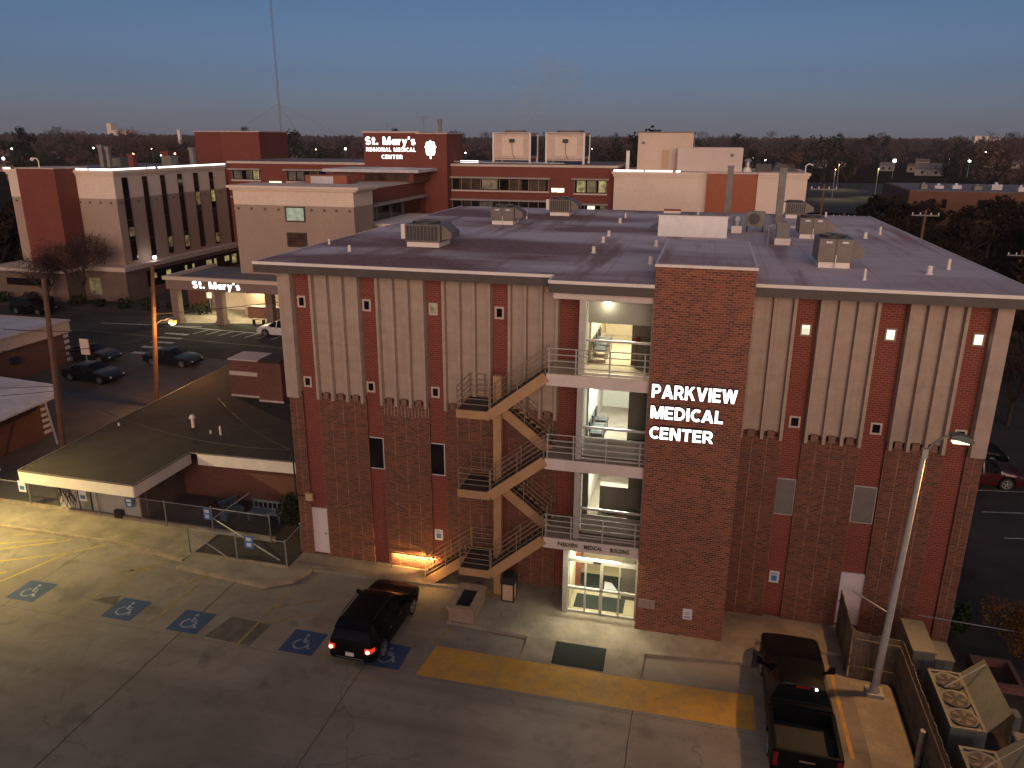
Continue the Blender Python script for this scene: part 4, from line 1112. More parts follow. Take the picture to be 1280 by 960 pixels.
# =================================================================== lamp post and plant yard at the right
o = thing('lamp_post', 'tall grey lamp post with a curved arm beside the black pickup', 'street lamp', (8.32, -3.8, -.13))
b = MB(); b.tube([(8.32,-3.8,-.13), (8.45,-3.8,4.5), (8.58,-3.8,8.95)], .13, 10, .075); b.build('shaft', M['pole_paint'], o)
b = MB(); b.box(8.05,8.6,-4.05,-3.55,-.13,.02); b.cyl((8.32,-3.8,.02), (8.32,-3.8,.25), .19, .15, n=10); b.build('base', M['pole_paint'], o)
b = MB(); b.tube([(8.58,-3.8,8.85), (8.8,-3.75,9.15), (9.1,-3.65,9.38), (9.35,-3.6,9.42)], .04); b.build('arm', M['cabinet'], o)
b = MB(); b.prism_xz([(9.25,9.36), (9.85,9.22), (9.95,9.28), (9.8,9.42), (9.5,9.5), (9.25,9.46)], -3.78, -3.42); Hd = b.build('head', M['unit'], o, fix=True, bevel=.03)
b = MB(); b.box(9.35,9.8,-3.72,-3.48,9.20,9.23); b.build('lens', M['lamp_white'], Hd)
b = MB(); b.box(8.5,8.66,-3.9,-3.72,8.7,9.0); b.build('bracket', M['pole_paint'], o)
m = MB(); m.prism([(7.7,-9), (9.0,-9), (9.0,-3.3), (7.62,-3.3)], -.129, -.118); struct(m, 'pavement', M['walk'])

o = thing('board_fence', 'weathered board fence around the plant yard behind the lamp post', 'fence', (8.3, -3, -.13))
def boards(ax, ay, bx, by, h):
    d = Vector((bx-ax, by-ay)); n = max(2, int(d.length/.15)); b = MB()
    q = d.normalized(); nn = Vector((-q.y, q.x))*.012
    for k in range(n):
        p0 = Vector((ax,ay))+d*(k/n); p1 = Vector((ax,ay))+d*((k+.94)/n); hh = h+random.uniform(-.04,.03)
        b.prism([tuple(p0-nn), tuple(p1-nn), tuple(p1+nn), tuple(p0+nn)], -.13, hh)
    b.build('board_panel', M['wood'], o, fix=True)
    for z in (.35, h-.3):
        r = MB(); r.bar((ax-nn.x*3,ay-nn.y*3,z), (bx-nn.x*3,by-nn.y*3,z), .05, .09); r.build('fence_rail', M['wood'], o)
boards(7.55,-3.0,7.55,-.35,1.75); boards(7.6,-3.05,9.1,-3.15,1.75); boards(9.12,-3.2,9.15,-12,1.75)
for x, y in ((9.0,-6.9), (9.0,-9.3)):
    b = MB(); b.cyl((x,y,-.13), (x,y,1.15), .09, n=10); q = b.build('bollard', M['galv']); tag(q, 'grey steel bollard before the board fence, ' + ('farther from the image edge' if y > -8 else 'nearest the bottom edge'), 'bollard')
def cab(x0, x1, y0, y1, h, label, vent=False):
    o = thing('electrical_cabinet', label, 'cabinet', ((x0+x1)/2, (y0+y1)/2, -.15))
    b = MB(); b.box(x0,x1,y0,y1,-.05,h); b.build('body', M['cabinet'], o, bevel=.02)
    b = MB(); b.box(x0-.06,x1+.06,y0-.06,y1+.06,-.15,-.05); b.build('plinth', M['walk'], o)
    b = MB(); b.box(x0+.05,(x0+x1)/2-.01,y0-.02,y0,.05,h-.1); b.box((x0+x1)/2+.01,x1-.05,y0-.02,y0,.05,h-.1); q = b.build('door', M['cabinet'], o)
    b = MB(); b.box((x0+x1)/2-.1,(x0+x1)/2-.06,y0-.05,y0-.02,h*.45,h*.6); b.build('handle', M['dark'], q)
    b = MB(); b.box(x0-.03,x1+.03,y0-.03,y1+.03,h,h+.05); b.build('lid', M['cabinet'], o)
cab(9.40, 10.08, -3.5, -1.65, 1.6, 'tall grey green cabinet in the plant yard, the left one')
cab(10.12, 10.75, -3.3, -2.25, 1.25, 'lower grey green cabinet touching the tall one')
def chiller(x0, x1, y0, y1, h, nf, label):
    o = thing('condenser', label, 'condenser', ((x0+x1)/2, (y0+y1)/2, -.15), group='big condensers in the plant yard')
    b = MB(); b.box(x0,x1,y0,y1,.05,h-.02)
    c = b.build('case', M['unit'], o)
    b = MB(); t = .09
    b.box(x0,x0+t,y0,y1,h-.02,h+.05); b.box(x1-t,x1,y0,y1,h-.02,h+.05); b.box(x0+t,x1-t,y0,y0+t,h-.02,h+.05); b.box(x0+t,x1-t,y1-t,y1,h-.02,h+.05); b.build('top_frame', M['cabinet'], o)
    ys = (y1-y0-.2)/nf; xm = (x0+x1)/2
    for k in range(nf):
        yc = y0+.1+ys*(k+.5); r = min(ys, x1-x0-.2)*.46
        b = MB(); b.cyl((xm,yc,h-.02), (xm,yc,h+.03), r, n=22); F = b.build('fan', M['hvac_dark'], o)
        b = MB()
        for a in range(5):
            q = 2*PI*a/5; b.add([(xm+.06*math.cos(q),yc+.06*math.sin(q),h+.045), (xm+r*.9*math.cos(q-.3),yc+r*.9*math.sin(q-.3),h+.04), (xm+r*.9*math.cos(q+.3),yc+r*.9*math.sin(q+.3),h+.06)], [(0,1,2)])
        b.build('blade', M['louver'], F)
        b = MB(); n = 22
        for i in range(n):
            a, c_ = 2*PI*i/n, 2*PI*(i+1)/n
            b.quad((xm+r*math.cos(a),yc+r*math.sin(a),h+.035), (xm+(r+.05)*math.cos(a),yc+(r+.05)*math.sin(a),h+.06), (xm+(r+.05)*math.cos(c_),yc+(r+.05)*math.sin(c_),h+.06), (xm+r*math.cos(c_),yc+r*math.sin(c_),h+.035))
        b.build('fan_ring', M['cabinet'], F)
    b = MB(); b.add([(x1,y0,h+.05), (x1+.55,y0+.1,h+.75), (x1+.55,y1-.1,h+.75), (x1,y1,h+.05)], [(0,1,2,3)])
    b.add([(x1+.02,y0,h+.04), (x1+.57,y0+.1,h+.74), (x1+.57,y1-.1,h+.74), (x1+.02,y1,h+.04)], [(3,2,1,0)])
    b.build('lifted_panel', M['unit'], o)
    b = MB(); b.tube([(x0+.3,y1-.9,h+.06), (x1+.5,y1-.4,h+.75)], .02); b.build('prop_rod', M['galv'], o)
    each('foot', M['galv'], o, [(x,x+.07,y,y+.07,-.15,.05) for x in (x0+.05, x1-.12) for y in (y0+.05, y1-.12)])
chiller(9.62, 10.60, -7.1, -4.35, 1.55, 3, 'long grey condenser with three dark fans and a lifted side panel')
chiller(9.62, 10.60, -10.6, -7.85, 1.55, 3, 'grey condenser at the bottom right corner, nearer than the three fan one')
cab(11.3, 12.2, -8.6, -6.9, 1.55, 'grey green cabinet at the right frame edge beside the condensers')
o = thing('pump_box', 'small white pipe stub box right of the condensers', 'box', (11.5,-3.9,0))
b = MB(); b.box(11.35,11.6,-4.2,-3.7,.8,1.0); b.box(11.42,11.55,-4.05,-3.9,-.15,.8); b.build('body', M['alu'], o)
b = MB(); b.box(12.0,12.2,-5.3,-4.9,-.1,.95); o = b.build('pipe_box', M['unit']); tag(o, 'small grey upright box at the right of the fan condenser', 'box')
m = MB(); m.tube([(7.9,-.6,1.9), (9.2,-1.4,1.55)], .03); o = m.build('loose_pipe', M['galv']); tag(o, 'slanted grey pipe end behind the board fence', 'pipe')
m = MB(); m.tube([(10.2,-.7,1.3), (14,-.9,1.25)], .02); o = m.build('guide_wire', M['galv']); tag(o, 'thin grey rail running right past the ivy', 'rail')
o = thing('window_well', 'square brick window well in the dark ground right of the plant yard', 'window well', (12.6,-1.7,-.15))
b = MB(); b.box(12.0,12.15,-2.6,-1.0,-.16,.15); b.box(13.2,13.35,-2.6,-1.0,-.16,.15); b.box(12.15,13.2,-2.6,-2.45,-.16,.15); b.box(12.15,13.2,-1.15,-1.0,-.16,.15); b.build('wall', M['brick_annex'], o)
m = MB(); m.prism([(11.7,1.0), (12.05,1.0), (12.15,4.3), (11.75,4.3)], -.15, .55); o = m.build('low_wall', M['cream']); tag(o, 'short pale wall with ivy at the right corner of the building', 'wall')
rnd = random.Random(77)
bush(12.0, .4, -.15, .55, 1.7, M['ivy'], 'green ivy climbing at the right corner of the building', 'ivy', 900, .13)
bush(14.0, -.6, -.15, 1.7, 3.0, M['orange_leaf'], 'orange leaved shrub beside the square brick window well', 'shrub', 6500, .085)
# =================================================================== hospital buildings behind
def arc_poly(x0, x1, y0, y1, r):
    pts = [(x0,y0), (x1-r,y0)]
    for k in range(1, 9):
        a = -PI/2+PI/2*k/8; pts.append((x1-r+r*math.cos(a), y0+r+r*math.sin(a)))
    return pts+[(x1,y1), (x0,y1)]

# beige block with slit windows
B = thing('hospital_block', 'beige hospital block with six tall dark slit windows and a lit roof edge', 'building', (-70, 58, 0))
b = MB(); b.box(-77.6,-63.34,48,69.3,3.8,11.3); b.build('lower_wall', M['beige_dark'], B)
b = MB(); b.box(-77.62,-63.32,47.98,69.3,11.3,13.85); b.build('upper_wall', M['cream'], B)
b = MB(); b.box(-77.75,-63.19,47.85,69.3,13.85,14.1); b.box(-77.9,-63.04,47.7,69.3,14.1,14.42); b.build('cornice', M['cream'], B)
b = MB(); b.box(-77.4,-63.5,48.3,69.2,14.42,14.46); b.build('roof', M['roof_grey'], B)
each('roof_edge_light', M['led'], B, [(x0,x1,47.66,47.78,14.44,14.60) for x0, x1 in ((-77.8,-76.9), (-67.9,-66.4), (-66.1,-63.1))]+[(-63.12,-63.0,y0,y1,14.44,14.60) for y0, y1 in ((47.8,53.2), (53.6,54.8), (55.4,69.1))])
for i, (y0, y1) in enumerate(((49.2,50.1), (52.6,53.4), (55.8,56.6), (59.05,59.9), (62.25,63.15), (65.6,66.4))):
    b = MB(); b.box(-63.5,-63.25,y0,y1,4.2,13.6); p = b.build('slit_window', M['win_dark'], B)
    f = MB()
    for z in (6.5,8.8,11.2): f.box(-63.25,-63.2,y0,y1,z,z+.08)
    f.build('mullion', M['hvac_dark'], p)
    l = MB(); zz = {0:(7.0,8.0), 2:(5.0,6.2), 3:(4.6,6.0), 4:(9.6,11.2), 5:(9.8,11.3)}.get(i)
    if zz: l.box(-63.24,-63.22,y0+.05,y1-.05,*zz); l.build('lit_pane', M['win_lit_dim'] if i < 5 else M['win_lit'], p)
    if i == 5: l = MB(); l.box(-63.24,-63.22,y0+.05,y1-.05,4.4,5.6); l.build('lit_pane', M['win_lit_dim'], p)
each('medallion', M['podium'], B, [(x-.12,x+.12,47.9,48.0,10.75,10.98) for x in (-77,-68.2,-66.9,-65.5,-64.1)]+[(-63.34,-63.24,y-.12,y+.12,10.75,10.98) for y in (48.6,51.4,54.6,57.8,61,64.3,67.8)])
b = MB(); b.box(-73.3,-68.3,45.0,50,3.7,14.6); p = b.build('stair_tower', M['brick_far'], B)
c = MB(); c.box(-73.4,-68.2,44.9,50,14.6,14.72); c.build('tower_cap', M['sill'], p)
b = MB(); b.box(-79,-68.3,44.2,60,-.15,3.3); b.box(-68.3,-62.3,46.5,69.5,-.15,3.35); p = b.build('podium', M['podium'], B)
c = MB(); c.box(-79.2,-68.2,44.0,60,3.3,3.65); c.box(-68.2,-62.1,46.3,69.6,3.35,3.85); c.build('ledge', M['sill'], p)
b = MB(); b.box(-62.32,-62.25,50,69,1.0,2.9); p = b.build('window_band', M['win_dark'], B)
each('lit_pane', M['win_lit'], p, [(-62.24,-62.22,y0,y1,z0,2.5) for y0, y1, z0 in ((51,51.6,1.9), (53.4,54.2,1.3), (57,57.4,1.6), (58.5,58.9,1.2), (61.5,62.6,1.9), (63.2,63.7,1.3), (65.6,66.6,1.8), (67.3,68.4,1.3))])
b = MB(); b.box(-67.3,-65.8,46.42,46.5,.6,2.5); b.build('lit_doorway', M['win_lit_dim'], B)
b = MB(); b.box(-76.5,-70.5,44.1,44.2,1.7,2.5); b.build('window_band', M['win_dark'], B)
b = MB(); b.ball((-62.2,51.6,4.3),.22,8,6); b.build('wall_lamp', M['far_lamp'], B)
rnd = random.Random(5)
for x, y, w_, h, mt, lb in ((-70,54,.5,2.6,'stack','thin green grey vent stack on the beige block roof'), (-69,54,.4,2.4,'stack','second thin vent stack on the beige block roof'), (-66.8,55,.7,1.5,'brick_far','small red brick vent on the beige block roof, nearest the slit windows'), (-72,58,1.6,1.0,'cabinet','grey vent box on the beige block roof'),
                         (-67.5,62,1.4,1.2,'cabinet','second grey vent box on the beige block roof'), (-70.5,66,1.1,1.7,'brick_far','small red brick vent on the beige block roof, farther back'), (-66.2,66,.6,2.2,'stack','short grey pipe on the beige block roof')):
    b = MB(); b.box(x,x+w_,y,y+w_,14.46,14.46+h*.85); b.box(x-.08,x+w_+.08,y-.08,y+w_+.08,14.46+h*.85,14.46+h); o = b.build('roof_vent', M[mt]); tag(o, lb, 'roof vent')
o = thing('roof_camera', 'white swan neck lamp on top of the brick stair tower', 'lamp', (-71, 45.3, 14.7))
b = MB(); b.tube([(-70.4,45.3,14.7), (-70.4,45.3,15.4), (-70.6,45.3,15.7), (-71.1,45.3,15.7)], .07); b.build('neck', M['trim'], o)
b = MB(); b.ball((-71.2,45.3,15.6),.2,8,6); b.build('head', M['trim'], o)

# brick wing with the lit sign tower
B = thing('hospital_wing', 'long brick hospital wing with window bands and a tall sign tower', 'building', (-36, 72, 0))
b = MB(); b.box(-63.3,-9.7,70,86,-.15,14.6); b.build('wall', M['brick_far'], B)
b = MB(); b.box(-63.3,-9.65,69.85,86,14.6,14.88); b.build('coping', M['sill'], B)
b = MB(); b.box(-63,-10,70.2,85.8,14.88,14.92); b.build('roof', M['roof_grey'], B)
b = MB(); b.box(-42.6,-35.0,69.4,75,-.1,18.6); b.box(-35.0,-30.95,68.4,75,-.1,18.5); T = b.build('sign_tower', M['brick_far'], B)
c = MB(); c.box(-42.7,-34.95,69.25,75,18.6,18.8); c.box(-35.05,-30.85,68.3,75,18.5,18.62); c.build('tower_cap', M['sill'], T)
def band(x0, x1, z0, z1, panes, name='window_band', face='y', base='win_dark'):
    b = MB()
    b.box(x0,x1,69.93,70.01,z0,z1); p = b.build(name, M[base], B)
    c = MB(); c.box(x0-.3,x1+.3,69.3,70.0,z1+.05,z1+.25); c.build('sunshade', M['sunshade'], p)
    c = MB(); c.box(x0-.1,x1+.1,69.75,70.0,z0-.25,z0-.05); c.build('sill', M['sill'], p)
    c = MB(); n = max(1, int((x1-x0)/1.15))
    for k in range(n+1): x = x0+(x1-x0)*k/n; c.box(x-.05,x+.05,69.89,69.94,z0,z1)
    c.build('mullion', M['hvac'], p)
    for a, q, mt in panes:
        c = MB(); c.box(a,q,69.90,69.925,z0+.08,z1-.06); c.build('pane', M[mt], p)
band(-30.8,-18.2,11.75,13.1, [(-29.9,-27.0,'win_brown'), (-26.8,-24.8,'win_lit_dim'), (-23.3,-21.6,'win_brown'), (-20.6,-18.5,'win_brown')])
band(-14.9,-10.9,11.6,13.1, [(-14.6,-13.5,'win_lit'), (-13.3,-12.2,'win_lit_dim'), (-11.9,-11.0,'win_lit')])
band(-30.8,-18.2,8.6,10.35, [(-29.3,-28.4,'win_brown'), (-27.2,-25.4,'win_grey')])
band(-14.9,-10.9,8.3,10.1, [(-14.8,-14.2,'win_lit_dim'), (-13.2,-12.3,'win_bright'), (-11.6,-11.0,'win_lit_dim')])
b = MB(); b.box(-17.8,-16.2,69.92,70.0,11.6,12.1); b.build('small_lit_window', M['win_bright'], B)
band(-62.6,-58.3,12.5,13.7, [(-62.3,-61.3,'win_grey'), (-60.4,-59.5,'win_grey'), (-59.3,-58.5,'win_lit')])
band(-54.3,-48.4,12.4,13.7, [(-54.0,-52.9,'win_grey'), (-52.7,-51.7,'win_grey'), (-50.6,-49.5,'win_brown')])
b = MB(); b.box(-57.0,-55.2,69.92,70.0,11.9,12.3); b.build('small_lit_window', M['win_bright'], B)
band(-62.6,-58.3,8.6,10.0, [(-62.3,-61.6,'win_lit_dim'), (-59.9,-59.0,'win_grey')])
# cross wing coming forward
b = MB(); b.box(-46,-34,50,70.2,-.1,12.75); b.build('cross_wing_wall', M['brick_far'], B)
b = MB(); b.box(-46.1,-33.9,49.9,69.3,12.75,12.95); b.build('cross_wing_coping', M['sill'], B)
b = MB(); b.box(-33.98,-33.94,51,66.5,9.3,10.9); p = b.build('window_band', M['win_dark'], B)
c = MB(); c.box(-33.94,-33.2,50.5,67,10.95,11.2); c.build('sunshade', M['sunshade'], p)
each('pane', M['win_grey'], p, [(-33.93,-33.91,y0,y1,9.4,10.8) for y0, y1 in ((51.4,52.2), (52.5,53.0), (56.4,57.2), (60,60.8))])
b = MB(); b.box(-43.6,-33.2,62.4,69.3,12.95,14.05); p = b.build('roof_storey', M['brick_far'], B)
c = MB(); c.box(-44.6,-32.2,61.4,69.2,14.05,14.40); c.build('roof_slab', M['roof_white'], p)
c = MB(); c.box(-39.5,-33.8,62.33,62.4,13.05,13.8); c.build('window_band', M['win_brown'], p)
o = thing('roof_plant', 'red and white weathered plant box on the brick cross wing roof', 'plant box', (-44,56,12.95))
b = MB(); b.box(-43.8,-38.6,55.5,58,12.95,13.9); b.build('box', M['brick_orange'], o)
b = MB(); b.box(-43.0,-40.2,55.3,55.5,13.0,13.8); b.build('white_panel', M['roof_white'], o)

# sign
S = thing('hospital_sign', 'white lit lettering in three rows on the brick sign tower of the hospital', 'sign', (-38.8, 69.2, 16))
shift(sign_text("St. Mary's", 6.9, .98, .1), -42.3, 69.28, 17.15).build('lettering', M['letter'], S, front=M['letter_side'], fix=True)
shift(sign_text('REGIONAL MEDICAL', 6.8, .50, .1, -.012, .2), -42.2, 69.28, 16.32).build('lettering', M['letter'], S, front=M['letter_side'], fix=True)
shift(sign_text('CENTER', 2.9, .50, .1, -.012, .2), -40.1, 69.28, 15.42).build('lettering', M['letter'], S, front=M['letter_side'], fix=True)
pts = []
for k in range(28):
    a = 2*PI*k/28; r = 1/ (abs(math.cos(a))**5+abs(math.sin(a))**5)**.2
    pts.append((-33.05+.62*r*math.cos(a), 16.75+.85*r*math.sin(a)))
b = MB(); b.prism_xz(pts, 68.25, 68.35)
b.prism_xz([(-33.85,16.9),(-33.6,16.75),(-33.6,17.2)], 68.26, 68.34); b.prism_xz([(-32.25,16.9),(-32.5,17.2),(-32.5,16.75)], 68.26, 68.34)
b.prism_xz([(-33.15,15.5),(-32.95,15.5),(-32.95,15.95),(-33.15,15.95)], 68.26, 68.34); b.prism_xz([(-33.2,17.55),(-32.9,17.55),(-33.05,17.8)], 68.26, 68.34)
o = b.build('lit_emblem', M['letter'], None, fix=True, front=M['letter_side']); tag(o, 'white lit leaf shaped emblem on the right face of the sign tower', 'emblem')
for x, h, r, lb in ((-34.9,20.7,.05,'thin antenna mast on the sign tower'), (-39.8,19.9,.04,'small television antenna on the left of the sign tower')):
    b = MB(); b.cyl((x,71,18.7),(x,71,h),r,n=6); b.cyl((x-.7,71,h-.15),(x+.7,71,h-.15),.03,n=5); b.cyl((x-.5,71,h-.45),(x+.5,71,h-.45),.03,n=5); o = b.build('antenna', M['galv']); tag(o, lb, 'antenna')
b = MB(); b.cyl((-32.5,70.5,18.6),(-32.5,70.5,20.2),.25,n=10); b.cyl((-32.5,70.5,19.9),(-32.5,70.5,20.3),.34,n=10); o = b.build('flue', M['stack']); tag(o, 'short round flue on the right of the sign tower', 'flue')

# cooling towers
for x, lb in ((-26.0,'pinkish white cooling tower, left of the pair on the brick wing roof'), (-19.1,'pinkish white cooling tower, right of the pair on the brick wing roof')):
    o = thing('cooling_tower', lb, 'cooling tower', (x+2.5, 74, 14.9), group='cooling towers')
    b = MB(); b.box(x+.15,x+4.85,72.2,76.5,15.55,18.55); c = b.build('casing', plain('pink_white_casing', (.60,.45,.38), .7, var=.2, scale=.8), o)
    each('corner_post', M['trim'], o, [(px_,px_+.24,py_,py_+.24,14.9,18.72) for px_ in (x, x+4.78) for py_ in (72.0, 76.4)])
    b = MB(); b.box(x+.24,x+4.78,72.02,72.2,15.35,15.5); b.box(x-.02,x+5.04,71.98,76.7,18.6,18.74); b.build('rim', M['sill'], o)
    b = MB(); b.box(x+1.2,x+4.0,72.15,72.2,15.9,18.2); q = b.build('access_panel', M['cream'], c)
    b = MB(); b.box(x+2.2,x+2.9,71.95,72.15,17.5,17.95); b.build('motor_box', M['hvac_dark'], c)
    b = MB(); b.tube([(x+2.55,72.05,17.5),(x+2.6,72.05,16.2),(x+2.9,72.05,15.6)],.04); b.build('conduit', M['hvac'], c)
    b = MB(); b.cyl((x+2.5,74.3,18.74),(x+2.5,74.3,18.98),1.5,1.35,n=24); b.build('fan_stack', M['hvac'], o)
    b = MB(); b.box(x+4.86,x+4.92,72.6,76.2,15.9,18.3); b.build('louver', M['hvac_dark'], o)
b = MB(); b.box(-27.2,-16.5,71.2,71.6,15.0,15.12); b.box(-31,-27,71.2,71.5,15.05,15.2); o = b.build('roof_pipe', M['galv']); tag(o, 'grey pipe run before the cooling towers', 'pipe')
b = MB(); b.box(-30.2,-27.8,71.6,71.75,15.0,15.25); o = b.build('lit_roof_strip', M['led']); tag(o, 'white lit strip on the roof left of the cooling towers', 'light')
o = thing('brick_penthouse', 'large plain windowless brick block rising behind the slit windowed beige block', 'building', (-72, 84, 0))
b = MB(); b.prism([(-77.4,83.5), (-71.8,82), (-66.2,83.5), (-66.2,92), (-77.4,92)], 0, 18.75); b.build('wall', M['brick_far'], o)
b = MB(); b.prism([(-77.5,83.4), (-71.8,81.9), (-66.1,83.4), (-66.1,92), (-77.5,92)], 18.75, 18.9); b.build('coping', M['sill'], o)

# beige mid block and canopy
B = thing('beige_block', 'beige block with a cream top band and two square windows above the canopy', 'building', (-38.5, 45, 0))
b = MB(); b.box(-45.15,-32.05,43,47.5,-.1,11.55); b.build('lower_wall', M['beige_dark'], B)
b = MB(); b.box(-45.17,-32.03,42.98,47.5,11.55,13.0); b.build('upper_wall', M['cream'], B)
b = MB(); b.box(-45.4,-31.6,42.75,47.6,13.0,13.2); b.box(-45.6,-31.3,42.55,47.7,13.2,13.45); b.build('cornice', M['cream'], B)
each('medallion', M['podium'], B, [(x-.1,x+.1,42.9,43,11.05,11.28) for x in (-44.7,-43.2,-41.7,-40.2,-36.6,-35.2,-33.9,-32.5)])
for z0, z1, mt in ((10.1,11.35,'win_lit_green'), (7.6,8.8,'win_brown')):
    b = MB(); b.box(-39.35,-37.45,42.95,43.02,z0,z1); p = b.build('window', M[mt], B)
    f = MB(); f.box(-39.5,-39.35,42.92,43,z0-.12,z1+.12); f.box(-37.45,-37.3,42.92,43,z0-.12,z1+.12); f.box(-39.35,-37.45,42.92,43,z0-.12,z0); f.box(-39.35,-37.45,42.92,43,z1,z1+.12); f.build('frame', M['hvac_dark'], p)
b = MB(); b.box(-45.2,-32,42.7,43,4.3,4.55); b.build('base_band', M['sill'], B)
o = thing('link_block', 'low pale parapet block between the beige block and the brick cross wing', 'building', (-29,52,0))
b = MB(); b.box(-33.9,-24,50,62,-.1,9.0); b.build('wall', M['beige'], o)
b = MB(); b.box(-33.9,-23.8,49.8,62,9.0,9.3); b.build('coping', M['trim'], o)
K = thing('entrance_canopy', 'brown drive through canopy on square columns with lit lettering', 'canopy', (-44.5, 41, 0))
b = MB(); b.box(-50.5,-38.1,38,46.2,3.55,4.5); b.build('fascia', M['canopy'], K)
b = MB(); b.box(-50.7,-37.9,37.8,38.2,4.5,4.85); b.box(-50.7,-50.3,38.2,46.4,4.5,4.85); b.box(-38.3,-37.9,38.2,42.5,4.5,4.85); b.build('parapet_cap', M['beige'], K)
b = MB(); b.box(-50.3,-38.3,38.2,46.2,4.5,4.56); b.build('roof', M['roof_grey'], K)
for x, y in ((-50.15,38.9), (-45.6,39.6), (-40.6,40.6), (-50.15,45.0)):
    b = MB(); b.box(x-.38,x+.38,y-.38,y+.38,-.15,3.55); b.box(x-.45,x+.45,y-.45,y+.45,-.15,.25); b.build('column', M['canopy'], K)
b = MB(); b.box(-48.5,-47.7,41.2,42,3.5,3.54); b.box(-43.5,-42.7,41.8,42.6,3.5,3.54); b.build('ceiling_lamp', M['tube_light'], K)
b = MB(); b.box(-54,-38,46.2,46.5,-.15,3.5); b.build('back_wall', M['cream'], K)
b = MB(); b.box(-54,-51.5,45.9,46.19,-.15,2.6); b.build('brick_pier', M['brick_annex'], K)
o = thing('canopy_sign', 'white lit lettering on the front of the drive through canopy', 'sign', (-44.7,37.9,3.6))
shift(sign_text("St. Mary's", 5.3, .72, .1), -47.4, 37.93, 3.80).build('lettering', M['letter'], o, front=M['letter_side'], fix=True)
m = MB(); m.prism([(-52,38.3), (-37,41.5), (-37,46), (-52,46)], -.148, -.08); struct(m, 'canopy_apron', M['walk'])
m = MB(); m.box(-44.5,-39.0,42.5,42.8,-.1,1.15); o = m.build('low_brick_wall', M['brick_annex']); tag(o, 'low brick wall under the canopy by the ramp', 'wall')
m = MB(); m.box(-44.6,-38.9,42.45,42.85,1.15,1.25); m.build('coping', M['sill'], o)
o = thing('canopy_bench', 'slatted bench under the right end of the canopy', 'bench', (-41.9,40.2,-.1))
m = MB(); m.box(-42.6,-41.2,40.0,40.5,.4,.48); m.build('seat', M['planter'], o)
each('leg', M['dark'], o, [(-42.5,-42.4,40.05,40.45,-.08,.4), (-41.4,-41.3,40.05,40.45,-.08,.4)])
o = thing('notice_board', 'small white notice on a post under the canopy, left bay', 'sign', (-49.6,43.5,-.1))
m = MB(); m.box(-49.9,-49.3,43.45,43.5,1.6,2.2); m.build('board', M['sign_white'], o)
m = MB(); m.box(-49.63,-49.57,43.5,43.55,-.1,1.6); m.build('post', M['galv'], o)

# beige block at right rear
B = thing('windowless_block', 'pale beige windowless block with an orange brick bay and a lit roof edge', 'building', (1, 74, 0))
b = MB(); b.prism(arc_poly(-9.86, 1.0, 68.5, 76, 1.4), -.1, 13.7); b.box(6.8,12.3,70,84,-.1,13.7); b.build('wall', M['cream'], B)
b = MB(); b.box(1.0,6.8,70.2,84,-.1,14.1); b.build('brick_bay', M['brick_orange'], B)
b = MB(); b.prism(arc_poly(-10.0, 1.0, 68.35, 76, 1.5), 13.7, 14.0); b.prism(arc_poly(-10.15, 1.0, 68.2, 76, 1.6), 14.0, 14.3); b.box(6.8,12.45,69.85,84,13.7,14.0); b.box(6.8,12.6,69.7,84,14.0,14.3); b.build('cornice', M['cream'], B)
b = MB(); b.box(1.0,6.8,70.1,84,14.1,14.3); b.build('coping', M['sill'], B)
each('roof_edge_light', M['led'], B, [(x0,x1,68.15,68.25,14.32,14.48) for x0, x1 in ((-9.9,-6.4), (-6.2,-3.0), (-2.6,-2.1))])
b = MB(); b.box(-9.6,12,76,84,-.1,14.25); b.build('rear_wall', M['cream'], B)
b = MB(); b.box(-7.75,-1.0,74.5,82,14.25,18.75); p = b.build('stair_house', M['beige'], B)
c = MB(); c.box(-7.85,-.9,74.4,82.1,18.75,18.88); c.build('coping', M['hvac'], p)
c = MB(); c.box(-4.75,-3.85,74.44,74.5,14.5,16.7); c.build('door', M['bin'], p)
c = MB(); c.box(-7.3,-6.9,74.44,74.5,17.4,17.7); c.build('vent', M['hvac'], p)
c = MB(); c.box(-1.0,-.96,75.5,78,16.2,18.3); c.build('louver', M['win_dark'], p)
b = MB(); b.box(-2.7,4.95,72.0,80,14.3,17.05); p = b.build('plant_screen', plain('pink_white_cladding', (.60,.49,.44), .7, var=.1, scale=.5), B)
c = MB()
for k in range(26): c.box(-2.65+.29*k,-2.6+.29*k,71.97,72.0,14.3,17.0)
c.build('rib', M['sill'], p)
c = MB(); c.box(3.5,3.9,71.96,72,16,16.35); c.build('vent', M['hvac'], p)
b = MB(); b.box(-9.0,-8.6,73,73.4,14.25,16.6); o = b.build('roof_duct', M['trim']); tag(o, 'white vertical duct left of the beige stair house', 'duct')
o = thing('roof_fan', 'white mushroom fan on the roof right of the pink plant screen', 'fan', (5.8,72.5,14.3))
b = MB(); b.cyl((5.6,72.5,14.3),(5.6,72.5,14.8),.55,.35,n=12); b.build('curb', M['trim'], o)
b = MB(); b.cyl((5.6,72.5,14.8),(5.6,72.5,15.5),.3,n=10); b.cyl((5.6,72.5,15.5),(5.6,72.5,15.8),.5,.3,n=12); b.build('cowl', M['galv'], o)
o = thing('roof_fan', 'dark boxes and pipe on the right end of the beige roof', 'fan', (7.5,73,14.3))
b = MB(); b.box(6.6,8.4,73,74.5,14.3,15.2); b.prism_xz([(8.6,14.3),(12,14.3),(9.2,15.4)], 75, 78); b.build('housing', M['hvac_dark'], o, fix=True)
o = thing('swan_neck_lamp', 'white swan neck lamp at the right corner of the beige roof', 'lamp', (12,70.5,14.3))
b = MB(); b.tube([(12.0,70.4,14.3),(12.0,70.4,15.1),(12.3,70.4,15.35),(12.8,70.4,15.2)],.08); b.build('neck', M['trim'], o)

